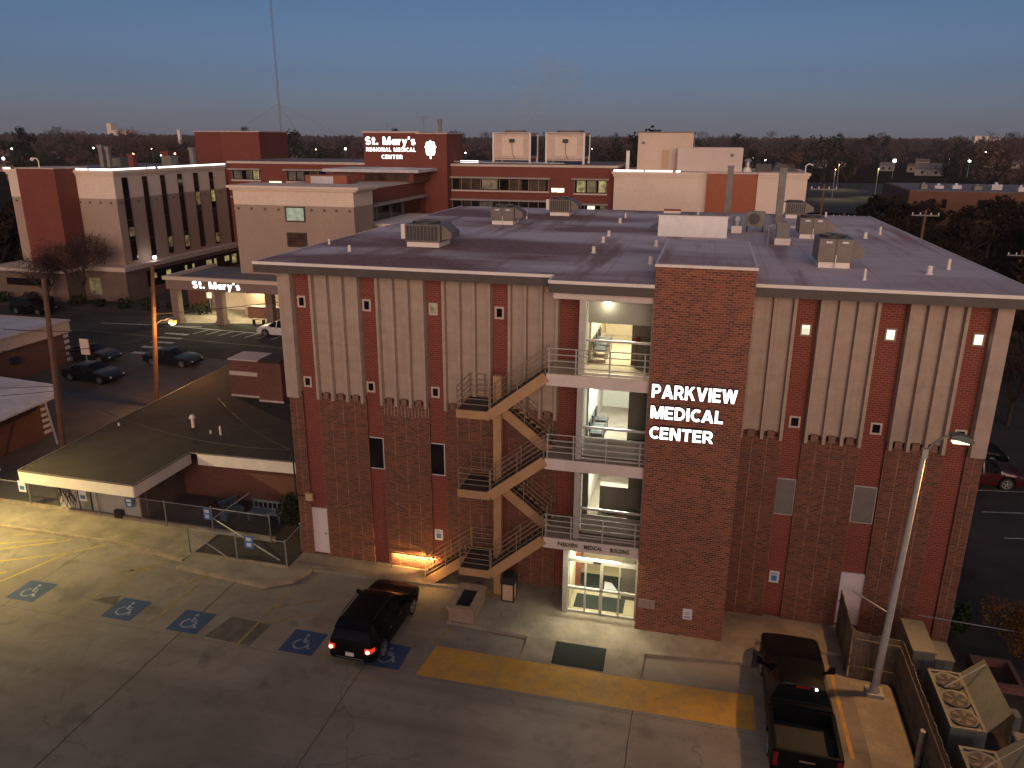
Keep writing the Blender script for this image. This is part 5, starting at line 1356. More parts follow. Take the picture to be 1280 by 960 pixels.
# far brick block at right
B = thing('low_brick_block', 'low orange brown brick block with many roof units beyond the dark trees', 'building', (55,150,0))
b = MB(); b.prism([(39,141), (48.7,139.5), (48.9,140.3), (60,138.5), (60.2,142), (90,138), (95,170), (40,172)], -.1, 8.6); b.build('wall', plain('dull_orange_brick', (.15,.065,.036), .9, var=.35, scale=.3), B)
b = MB(); b.prism([(39.5,141.8), (48.7,140.5), (60,139.5), (90,139), (94,169), (41,171)], 8.6, 8.68); b.build('roof', M['roof_grey'], B)
for x, y, w_ in ((42.5,140.35,1.0), (44.8,140.0,.7), (51,139.85,1.2), (52.8,139.55,.7), (55.5,139.15,.8), (66,141.1,1.0), (72,140.3,1.0)):
    b = MB(); b.box(x,x+w_,y-.45,y+.5,5.6,7.2); b.build('window', M['win_dark'], B)
rnd = random.Random(9)
for k in range(14):
    x = 42+k*3.3; y = rnd.uniform(142,150); h = rnd.uniform(.6,1.5); w_ = rnd.uniform(1.0,2.2)
    b = MB(); b.box(x,x+w_,y,y+1.5,8.68,8.68+h); b.box(x+w_*.3,x+w_*.6,y+.4,y+.8,8.68+h,8.68+h+.4); o = b.build('roof_unit', M['roof_white'] if k % 3 else M['cabinet']); tag(o, 'pale air unit on the low brick block roof', 'air unit', 'air units on the far brick block')
m = MB(); m.quad((24,185,.35), (75,185,.35), (88,330,.75), (34,330,.75)); struct(m, 'parking_lot', M['asphalt'])

# houses
HS = [(100,481,9,'white'), (112,470,8,'tan'), (133,545,10,'tan'), (172,546,8,'white'), (186,538,8,'white'), (196,545,8,'tan'), (111,432,16,'white'), (66,507,9,'white'), (80,520,8,'tan'), (-449,420,10,'tan'), (-520,480,12,'white'), (-358,317,12,'tan'), (-333,577,9,'white'), (-417,660,10,'tan'), (-300,520,10,'white'), (-250,560,9,'tan'), (-100,560,9,'tan'), (240,620,10,'white'), (40,430,10,'tan'), (-470,470,8,'white')]
rnd = random.Random(31)
HNAME = ['white gabled house nearest the bright lamp, right horizon', 'tan house beside the white gabled house, right horizon', 'tan low house behind the trees above the far brick block', 'white house at the right horizon, left of a row of three', 'white house at the right horizon, middle of a row of three', 'tan house at the right horizon, end of a row of three', 'long white low shed above the far brick block', 'white small house right of the beige block, by the dark trees', 'tan small house right of the beige block', 'tan roofed house at the far left horizon', 'white house at the far left edge of the horizon', 'tan gabled house nearest at the far left', 'white gabled house right of the radio mast', 'tan house among trees left of the radio mast', 'white house among trees before the sign tower', 'tan house among trees behind the sign tower', 'tan house among trees behind the cooling towers', 'white house far right on the hill', 'tan house just right of the beige rear block', 'white house on the far left slope']
for (x, y, s_, c), lb in zip(HS, HNAME):
    s_ *= .72; z = hill(x, y)-.2; rz = rnd.uniform(-.5,.5)
    o = thing('house', lb, 'house', (x, y, z), rz, 'houses among the far trees', local=True)
    b = MB(); b.box(-s_*.55,s_*.55,-s_*.35,s_*.35,-1,3.4); b.build('wall', M['house_wall'] if c == 'white' else M['beige_dark'], o)
    b = MB(); q = s_*.35
    b.prism_yz([(-q-.4,3.3), (q+.4,3.3), (0,3.3+q*.75)], -s_*.58, s_*.58); b.build('roof', M['roof_grey'] if c == 'white' else M['podium'], o, fix=True)
    b = MB()
    for k in (-.3, .25): b.box(s_*k,s_*k+1.1,-q-.03,-q,1.0,2.3)
    b.build('window', M['win_dark'], o)
o = thing('grain_elevator', 'tall pale grain elevator with a long low shed on the left horizon', 'silo', (-1330,1560,20))
b = MB(); b.box(-1345,-1333,1560,1580,5,46); b.build('tower', M['cream'], o)
b = MB(); b.box(-1333,-1285,1562,1585,5,31); b.build('bins', M['cream'], o)
o = thing('water_tank', 'pale block shaped building on the far right hilltop', 'building', (395,1330,24))
b = MB(); b.box(380,400,1330,1345,5,24); b.box(400,425,1332,1345,5,20); b.build('wall', M['cream'], o)
o = thing('white_pillar', 'slim white tower on the left horizon beside the grain elevator', 'tower', (-640,850,12))
b = MB(); b.box(-642,-638.5,850,853,5,26); b.build('shaft', M['trim'], o)

# radio mast
o = thing('radio_mast', 'tall slim lattice radio mast rising out of the picture at upper left', 'mast', (-157.5,250,0))
b = MB(); mh = 95; w_ = .34
def mastp(k, z):
    a = 2*PI*k/3+.5; return (-157.5+w_*math.cos(a), 250+w_*math.sin(a), z)
for k in range(3): b.cyl(mastp(k,0), mastp(k,mh), .065, n=5)
z = 0; i = 0
while z < mh-1.6:
    for k in range(3): b.cyl(mastp(k,z), mastp((k+1)%3,z+1.6), .04, n=4, cap=False)
    z += 1.6; i += 1
b.build('lattice', M['stack'], o)
b = MB()
for z0 in (0, 14):
    for k in range(3): b.cyl(mastp(k,z0), mastp(k,z0+7), .075, n=5)
b.build('red_section', M['tail_off'], o)
for k, (x, y) in enumerate(((-100,262), (-205,235), (-165,300))):
    b = MB(); b.cyl((-157.5,250,30), (x,y,.5), .03, n=4); b.build('guy_wire', M['cable'], o)
for (x, y, h, lb) in ((22.9,60,11.2,'utility pole with a cross arm in the dark trees right of the main roof'), (12.9,60,13.6,'utility pole at the right corner behind the beige rear block'), (32.3,60,7.5,'utility pole cut by the right frame edge'), (17.5,75,9.5,'utility pole with a cross arm close to the rear right roof corner')):
    o = thing('power_pole', lb, 'utility pole', (x,y,-.15))
    b = MB(); b.cyl((x,y,-.2),(x,y,h),.16,.11,n=7); b.build('shaft', M['pole_wood'], o)
    b = MB(); b.box(x-1.3,x+1.3,y-.15,y-.05,h-.55,h-.42); b.build('cross_arm', M['stack'], o)
    b = MB()
    for q in (-1.2,-.5,.5,1.2): b.cyl((x+q,y-.1,h-.42),(x+q,y-.1,h-.2),.06,n=6)
    b.build('insulator', M['sign_white'], o)

# steam drifting off the left cooling tower
m, nt, N, L, b0 = newmat('thin_steam')
N.remove(b0)
pv = N.new('ShaderNodeVolumePrincipled'); pv.inputs['Color'].default_value = (.9,.88,.9,1)
tcn = N.new('ShaderNodeTexCoord'); nn_ = N.new('ShaderNodeTexNoise'); nn_.inputs['Scale'].default_value = .35; nn_.inputs['Detail'].default_value = 3; L.new(tcn.outputs['Object'], nn_.inputs['Vector'])
mr = N.new('ShaderNodeMapRange'); mr.inputs[1].default_value = .45; mr.inputs[2].default_value = .75; mr.inputs[4].default_value = .10; L.new(nn_.outputs[0], mr.inputs[0])
L.new(mr.outputs[0], pv.inputs['Density']); L.new(pv.outputs[0], N['Material Output'].inputs['Volume'])
b = MB()
for c, r, q in (((-23.3,74.3,20.4),1.9,.75), ((-22.2,74.5,22.6),3.4,.62), ((-19.6,75.0,25.6),4.6,.55)): b.ball(c, r, 14, 9, q)
o = b.build('steam', m); tag(o, 'thin pale steam drifting up from the cooling towers', 'steam', None, 'stuff')
# =================================================================== vehicles
def lerp(tab, y):
    if y <= tab[0][0]: return tab[0][1]
    for (a, va), (b, vb) in zip(tab[:-1], tab[1:]):
        if y <= b: return va+(vb-va)*(y-a)/(b-a)
    return tab[-1][1]
def make_car(name, label, cat, loc, rz, paint, L, W, top, belt, wheels, r, glass_top, cab, pillars, lit=False, bed=None, group=None):
    """modelled along +y, rear bumper at y=0, then centred"""
    o = thing(name, label, cat, loc, rz, group, local=True)
    y0 = bed[1] if bed else 0.0
    ys = set([y0, L])
    k = y0
    while k < L: ys.add(round(k, 3)); k += .09
    for a, b in glass_top+pillars: ys.add(a); ys.add(b)
    for wy in wheels:
        for q in (-1, -.92, -.7, -.4, 0, .4, .7, .92, 1): 
            if wy+q*(r+.07) > y0: ys.add(wy+q*(r+.07))
    ys = sorted(ys); zi = lambda y: y
    rows = []
    for y in ys:
        t = lerp(top, y); be = min(lerp(belt, y), t-.02)
        e = min(y, L-y); hw = W/2*(1-.16*max(0, 1-e/.55)**2)
        zb = .24+.12*max(0, 1-e/.5)
        for wy in wheels:
            d = abs(y-wy); R = r+.07
            if d < R+1e-6: zb = max(zb, r+math.sqrt(max(0, R*R-d*d)))
        zb = min(zb, be-.06)
        c = t-be
        inset = .03+min(1, c/.45)*.02+max(0, c-.05)*.36
        zm = zb+(be-zb)*.55
        if c < .2: rf = hw*.93
        else: rf = hw*.985-inset
        rows.append([(0,y,zb), (hw*.94,y,zb), (hw,y,zm), (hw*.985,y,be), (rf,y,t-.05*min(1, c/.4)-.015), (rf*.6,y,t), (0,y,t+.008)])
    body = MB(); glass = {}
    n = 7
    def quad_to(mb, a, b, c, d, m): 
        f = lambda p: (-p[0],p[1],p[2])
        if m: mb.add([f(a), f(b), f(c), f(d)], [(0,1,2,3)])
        else: mb.add([a,b,c,d], [(3,2,1,0)])
    for i in range(len(ys)-1):
        ym = (ys[i]+ys[i+1])/2
        for q in range(n-1):
            a, b, c, d = rows[i][q], rows[i][q+1], rows[i+1][q+1], rows[i+1][q]
            tgt = body
            t2 = body
            for gi, (u, v) in enumerate(glass_top):
                if q >= 4 and u <= ym <= v: tgt = t2 = glass.setdefault(('rear_window', 'windscreen')[gi], MB())
            if q == 3 and cab[0] <= ym <= cab[1] and not any(u <= ym <= v for u, v in pillars):
                gk = sum(1 for u, v in pillars if v <= ym)
                tgt = glass.setdefault(('side_window', gk, 0), MB()); t2 = glass.setdefault(('side_window', gk, 1), MB())
            quad_to(tgt, a, b, c, d, False); quad_to(t2, a, b, c, d, True)
    for i, fl in ((0, False), (len(ys)-1, True)):
        rr = rows[i]; pts = rr+[(-x,y,z) for x,y,z in reversed(rr[1:-1])]
        body.add(pts, [tuple(range(len(pts))) if fl else tuple(reversed(range(len(pts))))])
    def ctr(m): m.v = [(x,y-L/2,z) for x,y,z in m.v]; return m
    def bld(m, nm, mat, par=o, **kw): return ctr(m).build(nm, mat, par, **kw)
    Bd = None
    def weld(ob):
        bm = bmesh.new(); bm.from_mesh(ob.data); bmesh.ops.remove_doubles(bm, verts=bm.verts, dist=.0005); bmesh.ops.recalc_face_normals(bm, faces=bm.faces); bm.to_mesh(ob.data); bm.free()
        for p in ob.data.polygons: p.use_smooth = True
        md = ob.modifiers.new('edge', 'EDGE_SPLIT'); md.split_angle = math.radians(32)
    Bd = bld(body, 'body', paint); weld(Bd)
    for nm, m in glass.items():
        weld(bld(m, nm if isinstance(nm, str) else nm[0], M['car_glass']))
    rT = rows[0]
    if bed:
        b = MB(); zt = bed[2]; x1 = W/2
        for s in (-1, 1):
            wy = wheels[0]; R = r+.09; pts = [(0.05,.45)]
            for k in range(9):
                a = PI-PI*k/8; yy = wy+R*math.cos(a); zz = max(.42, r+R*math.sin(a)); pts.append((yy,zz))
            pts += [(bed[1]+.02,.45), (bed[1]+.02,zt), (0.0,zt)]
            xa, xb = (x1-.12, x1) if s > 0 else (-x1, -x1+.12)
            b.prism_yz(pts, xa, xb)
        b.box(-x1+.12,x1-.12,.1,bed[1],.62,.70); b.box(-x1+.12,x1-.12,bed[1]-.06,bed[1]+.02,.70,zt)
        bld(b, 'bed', paint, o, fix=True)
        b = MB(); b.box(-x1+.10,x1-.10,-.02,.07,.55,zt+.01); tg = bld(b, 'tailgate', paint)
        b = MB(); b.box(-.22,.22,-.035,-.02,zt-.28,zt-.22); b.build; bld(b, 'badge', M['chrome'], tg)
        b = MB(); b.box(-x1+.05,x1-.05,-.16,.0,.38,.54); bld(b, 'rear_bumper', M['dark'])
        b = MB(); b.box(-x1+.14,x1-.14,.12,bed[1]-.08,.702,.715); bld(b, 'bed_liner', M['dark'])
        b = MB(); b.box(-.2,.2,bed[1]+.20,bed[1]+.26,lerp(top,bed[1]+.5)-.06,lerp(top,bed[1]+.5)-.015); bld(b, 'brake_lamp', M['tail_off'])
        b = MB(); b.box(W*.19,W*.22,bed[1]+.20,bed[1]+.26,1.82,1.86); bld(b, 'cargo_lamp', M['far_lamp'])
    zl = bed[2]-.12 if bed else lerp(belt, .2)-.05
    hwR = W/2*.85
    for s in (-1, 1):
        b = MB()
        if bed: b.box(s*(W/2-.11)-.07,s*(W/2-.11)+.07,-.03,.1,zl-.42,zl+.06)
        else: b.prism([(s*hwR*1.0-.0,-.03), (s*hwR*1.0,-.03), (s*(hwR+.07*1),.12), (s*(hwR+.10),.22), (s*hwR*.72,.16), (s*hwR*.74,-.025)] if s > 0 else [(s*hwR*.74,-.025), (s*hwR*.72,.16), (s*(hwR+.10),.22), (s*(hwR+.07),.12), (s*hwR,-.03)], zl-.16, zl-.01)
        t = bld(b, 'tail_lamp', M['tail_on'] if lit else M['tail_off'], o, fix=True)
        if lit:
            b = MB(); b.ball((s*hwR*.90,-.03,zl-.09),.07,10,7); bld(b, 'lamp_core', M['tail_hot'], t)
        b = MB(); zf = lerp(belt, L-.15)-.12; b.ball((s*W*.36,L-.14,zf),.15,8,6,.55); bld(b, 'headlamp', M['head_off'])
        b = MB(); ym = cab[1]-.32 if not bed else cab[1]-.45; zb = lerp(belt, ym); hh = .11 if not bed else .17
        b.prism_xz([(s*(W/2-.03),zb), (s*(W/2+.10),zb+.02), (s*(W/2+.26),zb+.04), (s*(W/2+.26),zb+.04+hh*1.3), (s*(W/2+.10),zb+hh*1.3), (s*(W/2+.02),zb+.06)], ym, ym+.12); bld(b, 'wing_mirror', paint, o, fix=True)
    b = MB(); zp = zl-.30 if not bed else .47; yp = -.012 if not bed else -.175
    b.box(-.16,.16,yp-.02,yp+.02,zp-.07,zp+.07); bld(b, 'licence_plate', M['plate'])
    if not bed:
        b = MB(); b.box(-.55,.55,-.02,.02,zp-.18,zp-.14); bld(b, 'chrome_strip', M['chrome'])
    hy = [cab[0]+(cab[1]-cab[0])*.38, cab[0]+(cab[1]-cab[0])*.70] if not bed else [cab[0]+.55, cab[0]+1.35]
    for y_ in hy:
        for s in (-1, 1):
            b = MB(); zz = lerp(belt, y_)-.10; b.box(s*W/2*.99-.012, s*W/2*.99+.012, y_-.10, y_+.10, zz-.018, zz+.018); bld(b, 'door_handle', M['chrome'] if not bed else M['dark'])
    if not bed and lerp(top, .6) > 1.5:
        b = MB(); b.prism_yz([(.27,1.44), (.62,1.64), (.62,1.68), (.16,1.55), (.16,1.50)], -W*.33, W*.33); bld(b, 'spoiler', paint, o, fix=True)
        for s in (-1, 1):
            b = MB(); b.tube([(s*W*.345,.75,1.64), (s*W*.345,1.0,1.70), (s*W*.345,2.2,1.69), (s*W*.345,2.45,1.62)], .018, 6); bld(b, 'roof_rail', M['dark'])
        b = MB(); b.bar((-.05,.13,1.16), (.42,.19,1.26), .02, .02); bld(b, 'rear_wiper', M['dark'])
    for wy in wheels:
        for s in (-1, 1):
            xo = s*(W/2-.015); xi = s*(W/2-.23)
            b = MB(); b.cyl((xi,wy,r),(xo-s*.02,wy,r),r,n=24); b.cyl((xo-s*.02,wy,r),(xo,wy,r),r,r*.93,n=24); w_ = bld(b, 'wheel', M['tyre'])
            b = MB(); b.cyl((xo-s*.01,wy,r),(xo+s*.006,wy,r),r*.16,n=10)
            for k in range(5):
                a = 2*PI*k/5+.3; b.bar((xo+s*.002,wy+.05*math.cos(a),r+.05*math.sin(a)), (xo+s*.002,wy+r*.64*math.cos(a),r+r*.64*math.sin(a)), .03, .075)
            m = 20
            for k in range(m):
                a, c = 2*PI*k/m, 2*PI*(k+1)/m; xx = xo+s*.004
                q = [(xx,wy+r*f*math.cos(g),r+r*f*math.sin(g)) for f, g in ((.60,a),(.70,a),(.70,c),(.60,c))]
                b.quad(*(q if s > 0 else q[::-1]))
            bld(b, 'rim', M['rim'], w_)
    return o
def suv(name, label, cat, loc, rz, paint, lit=False, group=None, L=4.7, W=1.86):
    top = [(0,.72), (.04,.98), (.30,1.45), (.55,1.62), (1.2,1.68), (2.3,1.65), (2.75,1.52), (3.45,1.10), (4.0,1.02), (4.45,.90), (4.62,.74), (L,.60)]
    belt = [(0,.95), (2.0,.98), (3.4,.97), (4.2,.90), (4.6,.72), (L,.58)]
    return make_car(name, label, cat, loc, rz, paint, L, W, top, belt, (.92,3.72), .355, [(.10,.50), (2.62,3.40)], (.35,3.35), [(.35,.62), (1.55,1.65), (2.45,2.52)], lit, None, group)
def sedan(name, label, cat, loc, rz, paint, group=None, lit=False):
    L, W = 4.75, 1.82
    top = [(0,.62), (.04,.95), (.75,1.03), (1.45,1.38), (2.0,1.45), (2.6,1.43), (3.35,1.00), (4.1,.93), (4.5,.80), (L,.55)]
    belt = [(0,.88), (.8,.92), (3.3,.88), (4.2,.82), (4.6,.68), (L,.52)]
    return make_car(name, label, cat, loc, rz, paint, L, W, top, belt, (.95,3.75), .33, [(.85,1.40), (2.65,3.28)], (1.0,3.2), [(1.0,1.15), (2.0,2.08)], lit, None, group)
def pickup(name, label, cat, loc, rz, paint, group=None, L=6.3, W=1.98):
    top = [(1.9,1.30), (2.16,1.30), (2.3,1.86), (2.7,1.92), (3.6,1.90), (4.45,1.30), (5.3,1.22), (6.0,1.12), (6.2,.95), (L,.7)]
    belt = [(1.9,1.18), (4.3,1.18), (5.4,1.10), (6.1,1.0), (L,.68)]
    return make_car(name, label, cat, loc, rz, paint, L, W, top, belt, (1.15,5.05), .41, [(2.17,2.29), (3.68,4.42)], (2.2,4.4), [(2.2,2.45), (3.15,3.25)], False, (0,1.95,1.22), group)
G0 = -.13
suv('parked_suv', 'black crossover with lit tail lamps parked on the blue bays facing the building', 'car', (-9.62,-4.6,G0), -.02, M['car_black'], True)
pickup('pickup_truck', 'black pickup truck with an empty open bed parked beside the lamp post', 'pickup', (5.55,-5.55,G0), .0, M['car_black'])
sedan('parked_sedan', 'dark sedan on the street right of the lamp pole', 'car', (-41.0,25.6,-.15), -PI/2, M['car_navy'], 'cars at the left street')
sedan('parked_sedan', 'dark sedan parked nearest the brick storefront, in front of the sign board', 'car', (-44.2,20.2,-.15), -PI/2-.05, M['car_navy'], 'cars at the left street')
sedan('parked_sedan', 'dark sedan half hidden behind the corner of the storefront', 'car', (-48.4,24.9,-.15), -PI/2, M['car_grey'], 'cars at the left street')
suv('parked_suv', 'black wagon parked at the far end of the street before the beige block', 'car', (-68.2,39.0,-.15), -PI/2, M['car_black'], False, 'cars at the left street')
suv('parked_suv', 'white vehicle half hidden behind the left corner of the brick building', 'car', (-37.3,36.9,-.15), PI/2, M['car_white'])
suv('parked_suv', 'dark red car parked behind the right corner of the brick building', 'car', (17.0,16.4,G0), -PI/2, M['car_red'])
sedan('parked_sedan', 'dark sedan with glinting lamps behind the dark red car', 'car', (17.2,19.8,G0), -PI/2, M['car_black'])
# road paint
ln = MB()
for x0, y0, x1, y1 in ((-47.0,28.0,-45.0,28.0), (-47.5,29.9,-45.2,29.9), (-47.9,31.7,-45.6,31.7), (-48.4,33.3,-45.9,33.3), (-48.8,34.8,-46.2,34.8)): line(x0,y0,x1,y1,.55,ln,-.145)
line(-58,36.9,-47,38.0,.2,ln,-.145); line(-52,37.6,-36,36.9,.22,ln,-.145)
for k in range(7): line(-46+1.4*k,35.2,-45.6+1.4*k,37.0,.14,ln,-.144)
struct(ln, 'road_marking', M['white_line'])
ln = MB(); line(-60,33.9,-34,32.6,.12,ln,-.145); struct(ln, 'road_marking', M['yellow_line'])
ln = MB()
for a in ((16.3,12.4,22,13.4), (16.45,9.6,22,10.6), (15.5,15.0,22,16.0), (16.9,6.8,22,7.8)): line(*a,.1,ln,-.126)
struct(ln, 'road_marking', M['white_line'])
# =================================================================== trees
rnd = random.Random(101)
def limb(mb, p, d, l, r, depth, tips):
    pts = [p]; q = p.copy(); dd = d.copy()
    for k in range(3):
        dd = (dd+Vector((rnd.gauss(0,.14), rnd.gauss(0,.14), rnd.gauss(.04,.08)))).normalized(); q = q+dd*l/3; pts.append(q.copy())
    mb.tube(pts, r, 5, r*.55)
    tips.append((q.copy(), l))
    if depth:
        for k in range(rnd.choice((2,3,3))):
            a = dd.orthogonal().normalized(); a.rotate(Matrix.Rotation(rnd.uniform(0,2*PI), 3, dd))
            limb(mb, pts[rnd.choice((2,3,3))].copy(), (dd*.8+a*rnd.uniform(.5,.9)+Vector((0,0,.15))).normalized(), l*rnd.uniform(.6,.75), r*.55, depth-1, tips)
def twigs(mb, c, r, n, ln_, w_):
    for _ in range(n):
        p = Vector((rnd.gauss(0,.45), rnd.gauss(0,.45), rnd.gauss(0,.42)))*r+c
        d = Vector((rnd.gauss(0,1), rnd.gauss(0,1), abs(rnd.gauss(0,.9))+.2)).normalized(); s = d.orthogonal().normalized()*w_*rnd.uniform(.6,1.3)
        e = p+d*ln_*rnd.uniform(.5,1.3)
        mb.add([p-s, p+s, e], [(0,1,2)])
def make_tree(name, label, h, mat, style, n, group, spread=.42):
    o = thing(name, label, 'tree', (0,0,-500), 0, group, local=True)
    tr = MB(); tips = []
    th = h*(.28 if style != 'evergreen' else .15)
    tr.tube([(0,0,-.6), (rnd.uniform(-.1,.1)*h*.1,0,th*.6), (0,rnd.uniform(-.1,.1)*h*.1,th)], h*.022, 7, h*.016)
    for k in range(5):
        a = 2*PI*k/5+rnd.uniform(-.4,.4)
        limb(tr, Vector((0,0,th*rnd.uniform(.75,1))), Vector((math.cos(a)*.75, math.sin(a)*.75, 1)).normalized(), h*.30, h*.012, 2 if style == 'bare' else 1, tips)
    tr.build('trunk', M['bark'], o)
    cr = MB()
    if style == 'bare':
        for p, l in tips: twigs(cr, p, h*.10, max(3, n//len(tips)), h*.09, h*.0028)
    else:
        k = 16
        for i in range(k):
            a = rnd.uniform(0, 2*PI); u = rnd.uniform(.28,.92)
            rr = h*spread*(1-abs(u-.5)*1.15 if style != 'evergreen' else 1.05-u)
            q = rr*math.sqrt(rnd.random())
            leaf_cloud(cr, (q*math.cos(a), q*math.sin(a), h*u), h*rnd.uniform(.10,.17), n//k, h*.055, rnd, .8, .1)
    cr.build('crown', M[mat], o)
    return o
def place(protos, x, y, z, sc_, label, group, name=None):
    p = rnd.choice(protos)
    c = copy_tree(p); c.location = (x,y,z); c.rotation_euler = (0,0,rnd.uniform(0,2*PI)); c.scale = (sc_*rnd.uniform(.9,1.2), sc_*rnd.uniform(.9,1.2), sc_)
    c['label'] = label; c['group'] = group
    return c
far_bare = [make_tree('bare_tree', 'x', 12, 'pale_twig' if k % 2 else 'brown_twig', 'puff', 420, 'g', .38+.04*k) for k in range(4)]+[make_tree('bare_tree', 'x', 13, 'pale_twig', 'bare', 900, 'g') for _ in range(2)]
far_dark = [make_tree('dark_tree', 'x', 12, 'dark_leaf', 'evergreen' if k == 0 else 'puff', 520, 'g', .40) for k in range(3)]
oak = [make_tree('dark_tree', 'x', 10, 'wood_leaf', 'puff', 1500, 'g', .46) for _ in range(3)]
near_bare = [make_tree('bare_tree', 'x', 9, 'brown_twig', 'bare', 2600, 'g') for _ in range(2)]

yaw, CX, CY = .2426, 1.578, -28.469
def far_xy(px, d):
    a = math.atan((px-640)/973.4)-yaw
    return CX+d*math.sin(a), CY+d*math.cos(a)
cnt = 0
for k in range(430):
    px = rnd.uniform(-60, 1340); d = rnd.choice((rnd.uniform(260,480), rnd.uniform(450,800), rnd.uniform(750,1300)))
    x, y = far_xy(px, d)
    if 24 < x < 90 and y < 335: continue
    if any((x-hx)**2+(y-hy)**2 < 14**2 or (abs(x/y-hx/hy) < .011 and y < hy and hy-y < 130) for hx, hy, _, _ in HS): continue
    dk = rnd.random() < .35
    lb = 'dark evergreen tree in the far tree line on the horizon' if dk else 'bare brown winter tree in the far tree line on the horizon'
    place(far_dark if dk else far_bare, x, y, hill(x,y)-.5, rnd.choice((.6,.75,.9,1.05,1.2,1.45,1.7))*rnd.uniform(.9,1.1), lb, 'dark trees on the horizon' if dk else 'bare trees on the horizon')
# dark wood at the right
for k in range(64):
    x, y = rnd.uniform(19,95), rnd.uniform(27,128)
    if x < 15+(y-25)*.06+4 or x > 30+y*.62: continue
    place(oak, x, y, -.2, rnd.uniform(.65,1.0), 'dark leafy tree in the unlit wood behind the right roof edge', 'trees of the dark wood at the right')
for k in range(16): place(oak, 36+k*2.9, rnd.uniform(112,132), -.2, rnd.uniform(.6,.85), 'dark leafy tree in the unlit wood before the low brick block', 'trees of the dark wood at the right')
for x, y, s in ((22,27,.8), (26,33,.9), (24,22.5,.7)): place(near_bare, x, y, -.2, s, 'bare branching tree beside the right car park', 'bare trees by the right car park')
for x, y, s, lb in ((-66.2,44.2,1.0,'bare tree standing before the corner of the beige block'), (-69.8,42.8,.75,'smaller bare tree left of the one before the beige block')):
    place(near_bare, x, y, -.2, s, lb, 'bare trees before the beige block')
for x, y, s in ((-84,50,.95), (-88,56,1.1), (-82,58,.9), (-92,47,1.0), (-80.5,43,.6), (-86,44,.7)): place(oak, x, y, -.2, s, 'dark tree at the left edge beside the beige block', 'dark trees at the left edge')
for k in range(30):  # unseen tree row, added to shade the lot and the lower facade
    place(oak, -62+k*3.6+rnd.uniform(-1,1), -52-(k%3)*5+rnd.uniform(-1,1), -.2, rnd.uniform(1.2,1.6), 'unseen dark tree of the row added behind the car park for shade', 'shade trees added behind the car park')
for p in far_bare+far_dark+oak+near_bare:
    for ch in list(p.children): bpy.data.objects.remove(ch)
    bpy.data.objects.remove(p)
# the woods that close the horizon
fw = MB()
for k in range(3600):
    px = rnd.uniform(-120, 1400); d = rnd.uniform(620, 2100); x, y = far_xy(px, d)
    z = hill(x,y); h = rnd.uniform(4, 8)*(1+.7*noise.noise(Vector((x*.006,y*.006,0)))); r = rnd.uniform(3,6)
    for q in range(9):
        c = Vector((x+rnd.gauss(0,.5)*r, y+rnd.gauss(0,.5)*r, z+h*rnd.uniform(.05,1.0)))
        a = Vector((rnd.gauss(0,1), rnd.gauss(0,1), rnd.gauss(.6,.8))).normalized(); b_ = a.orthogonal().normalized(); s_ = rnd.uniform(1.2,3.0)*(.6+d/1500)
        fw.add([c-b_*s_*.5, c+a*s_*.9, c+b_*s_*.5, c-a*s_*.6], [(0,1,2,3)])
o = fw.build('far_woods', M['brown_twig']); tag(o, 'brown winter woods closing the horizon', 'woods', None, 'stuff')
# shrubs at the foot of the beige block
rnd2 = random.Random(3)
for k in range(9):
    x, y = -76+k*3.2, 42.9+rnd2.uniform(-.4,.4)
    b = MB(); leaf_cloud(b, (x,y,.5), rnd2.uniform(.6,1.1), 160, .3, rnd2, .7, .1); o = b.build('low_hedge', M['dark_leaf']); tag(o, 'dark low hedge bush at the foot of the beige block', 'shrub', 'hedge bushes before the beige block')
m = MB(); m.prism([(-80,41.6), (-53,41.6), (-53,44.1), (-80,44.1)], -.2, .05); struct(m, 'planting_bed', M['yard'])

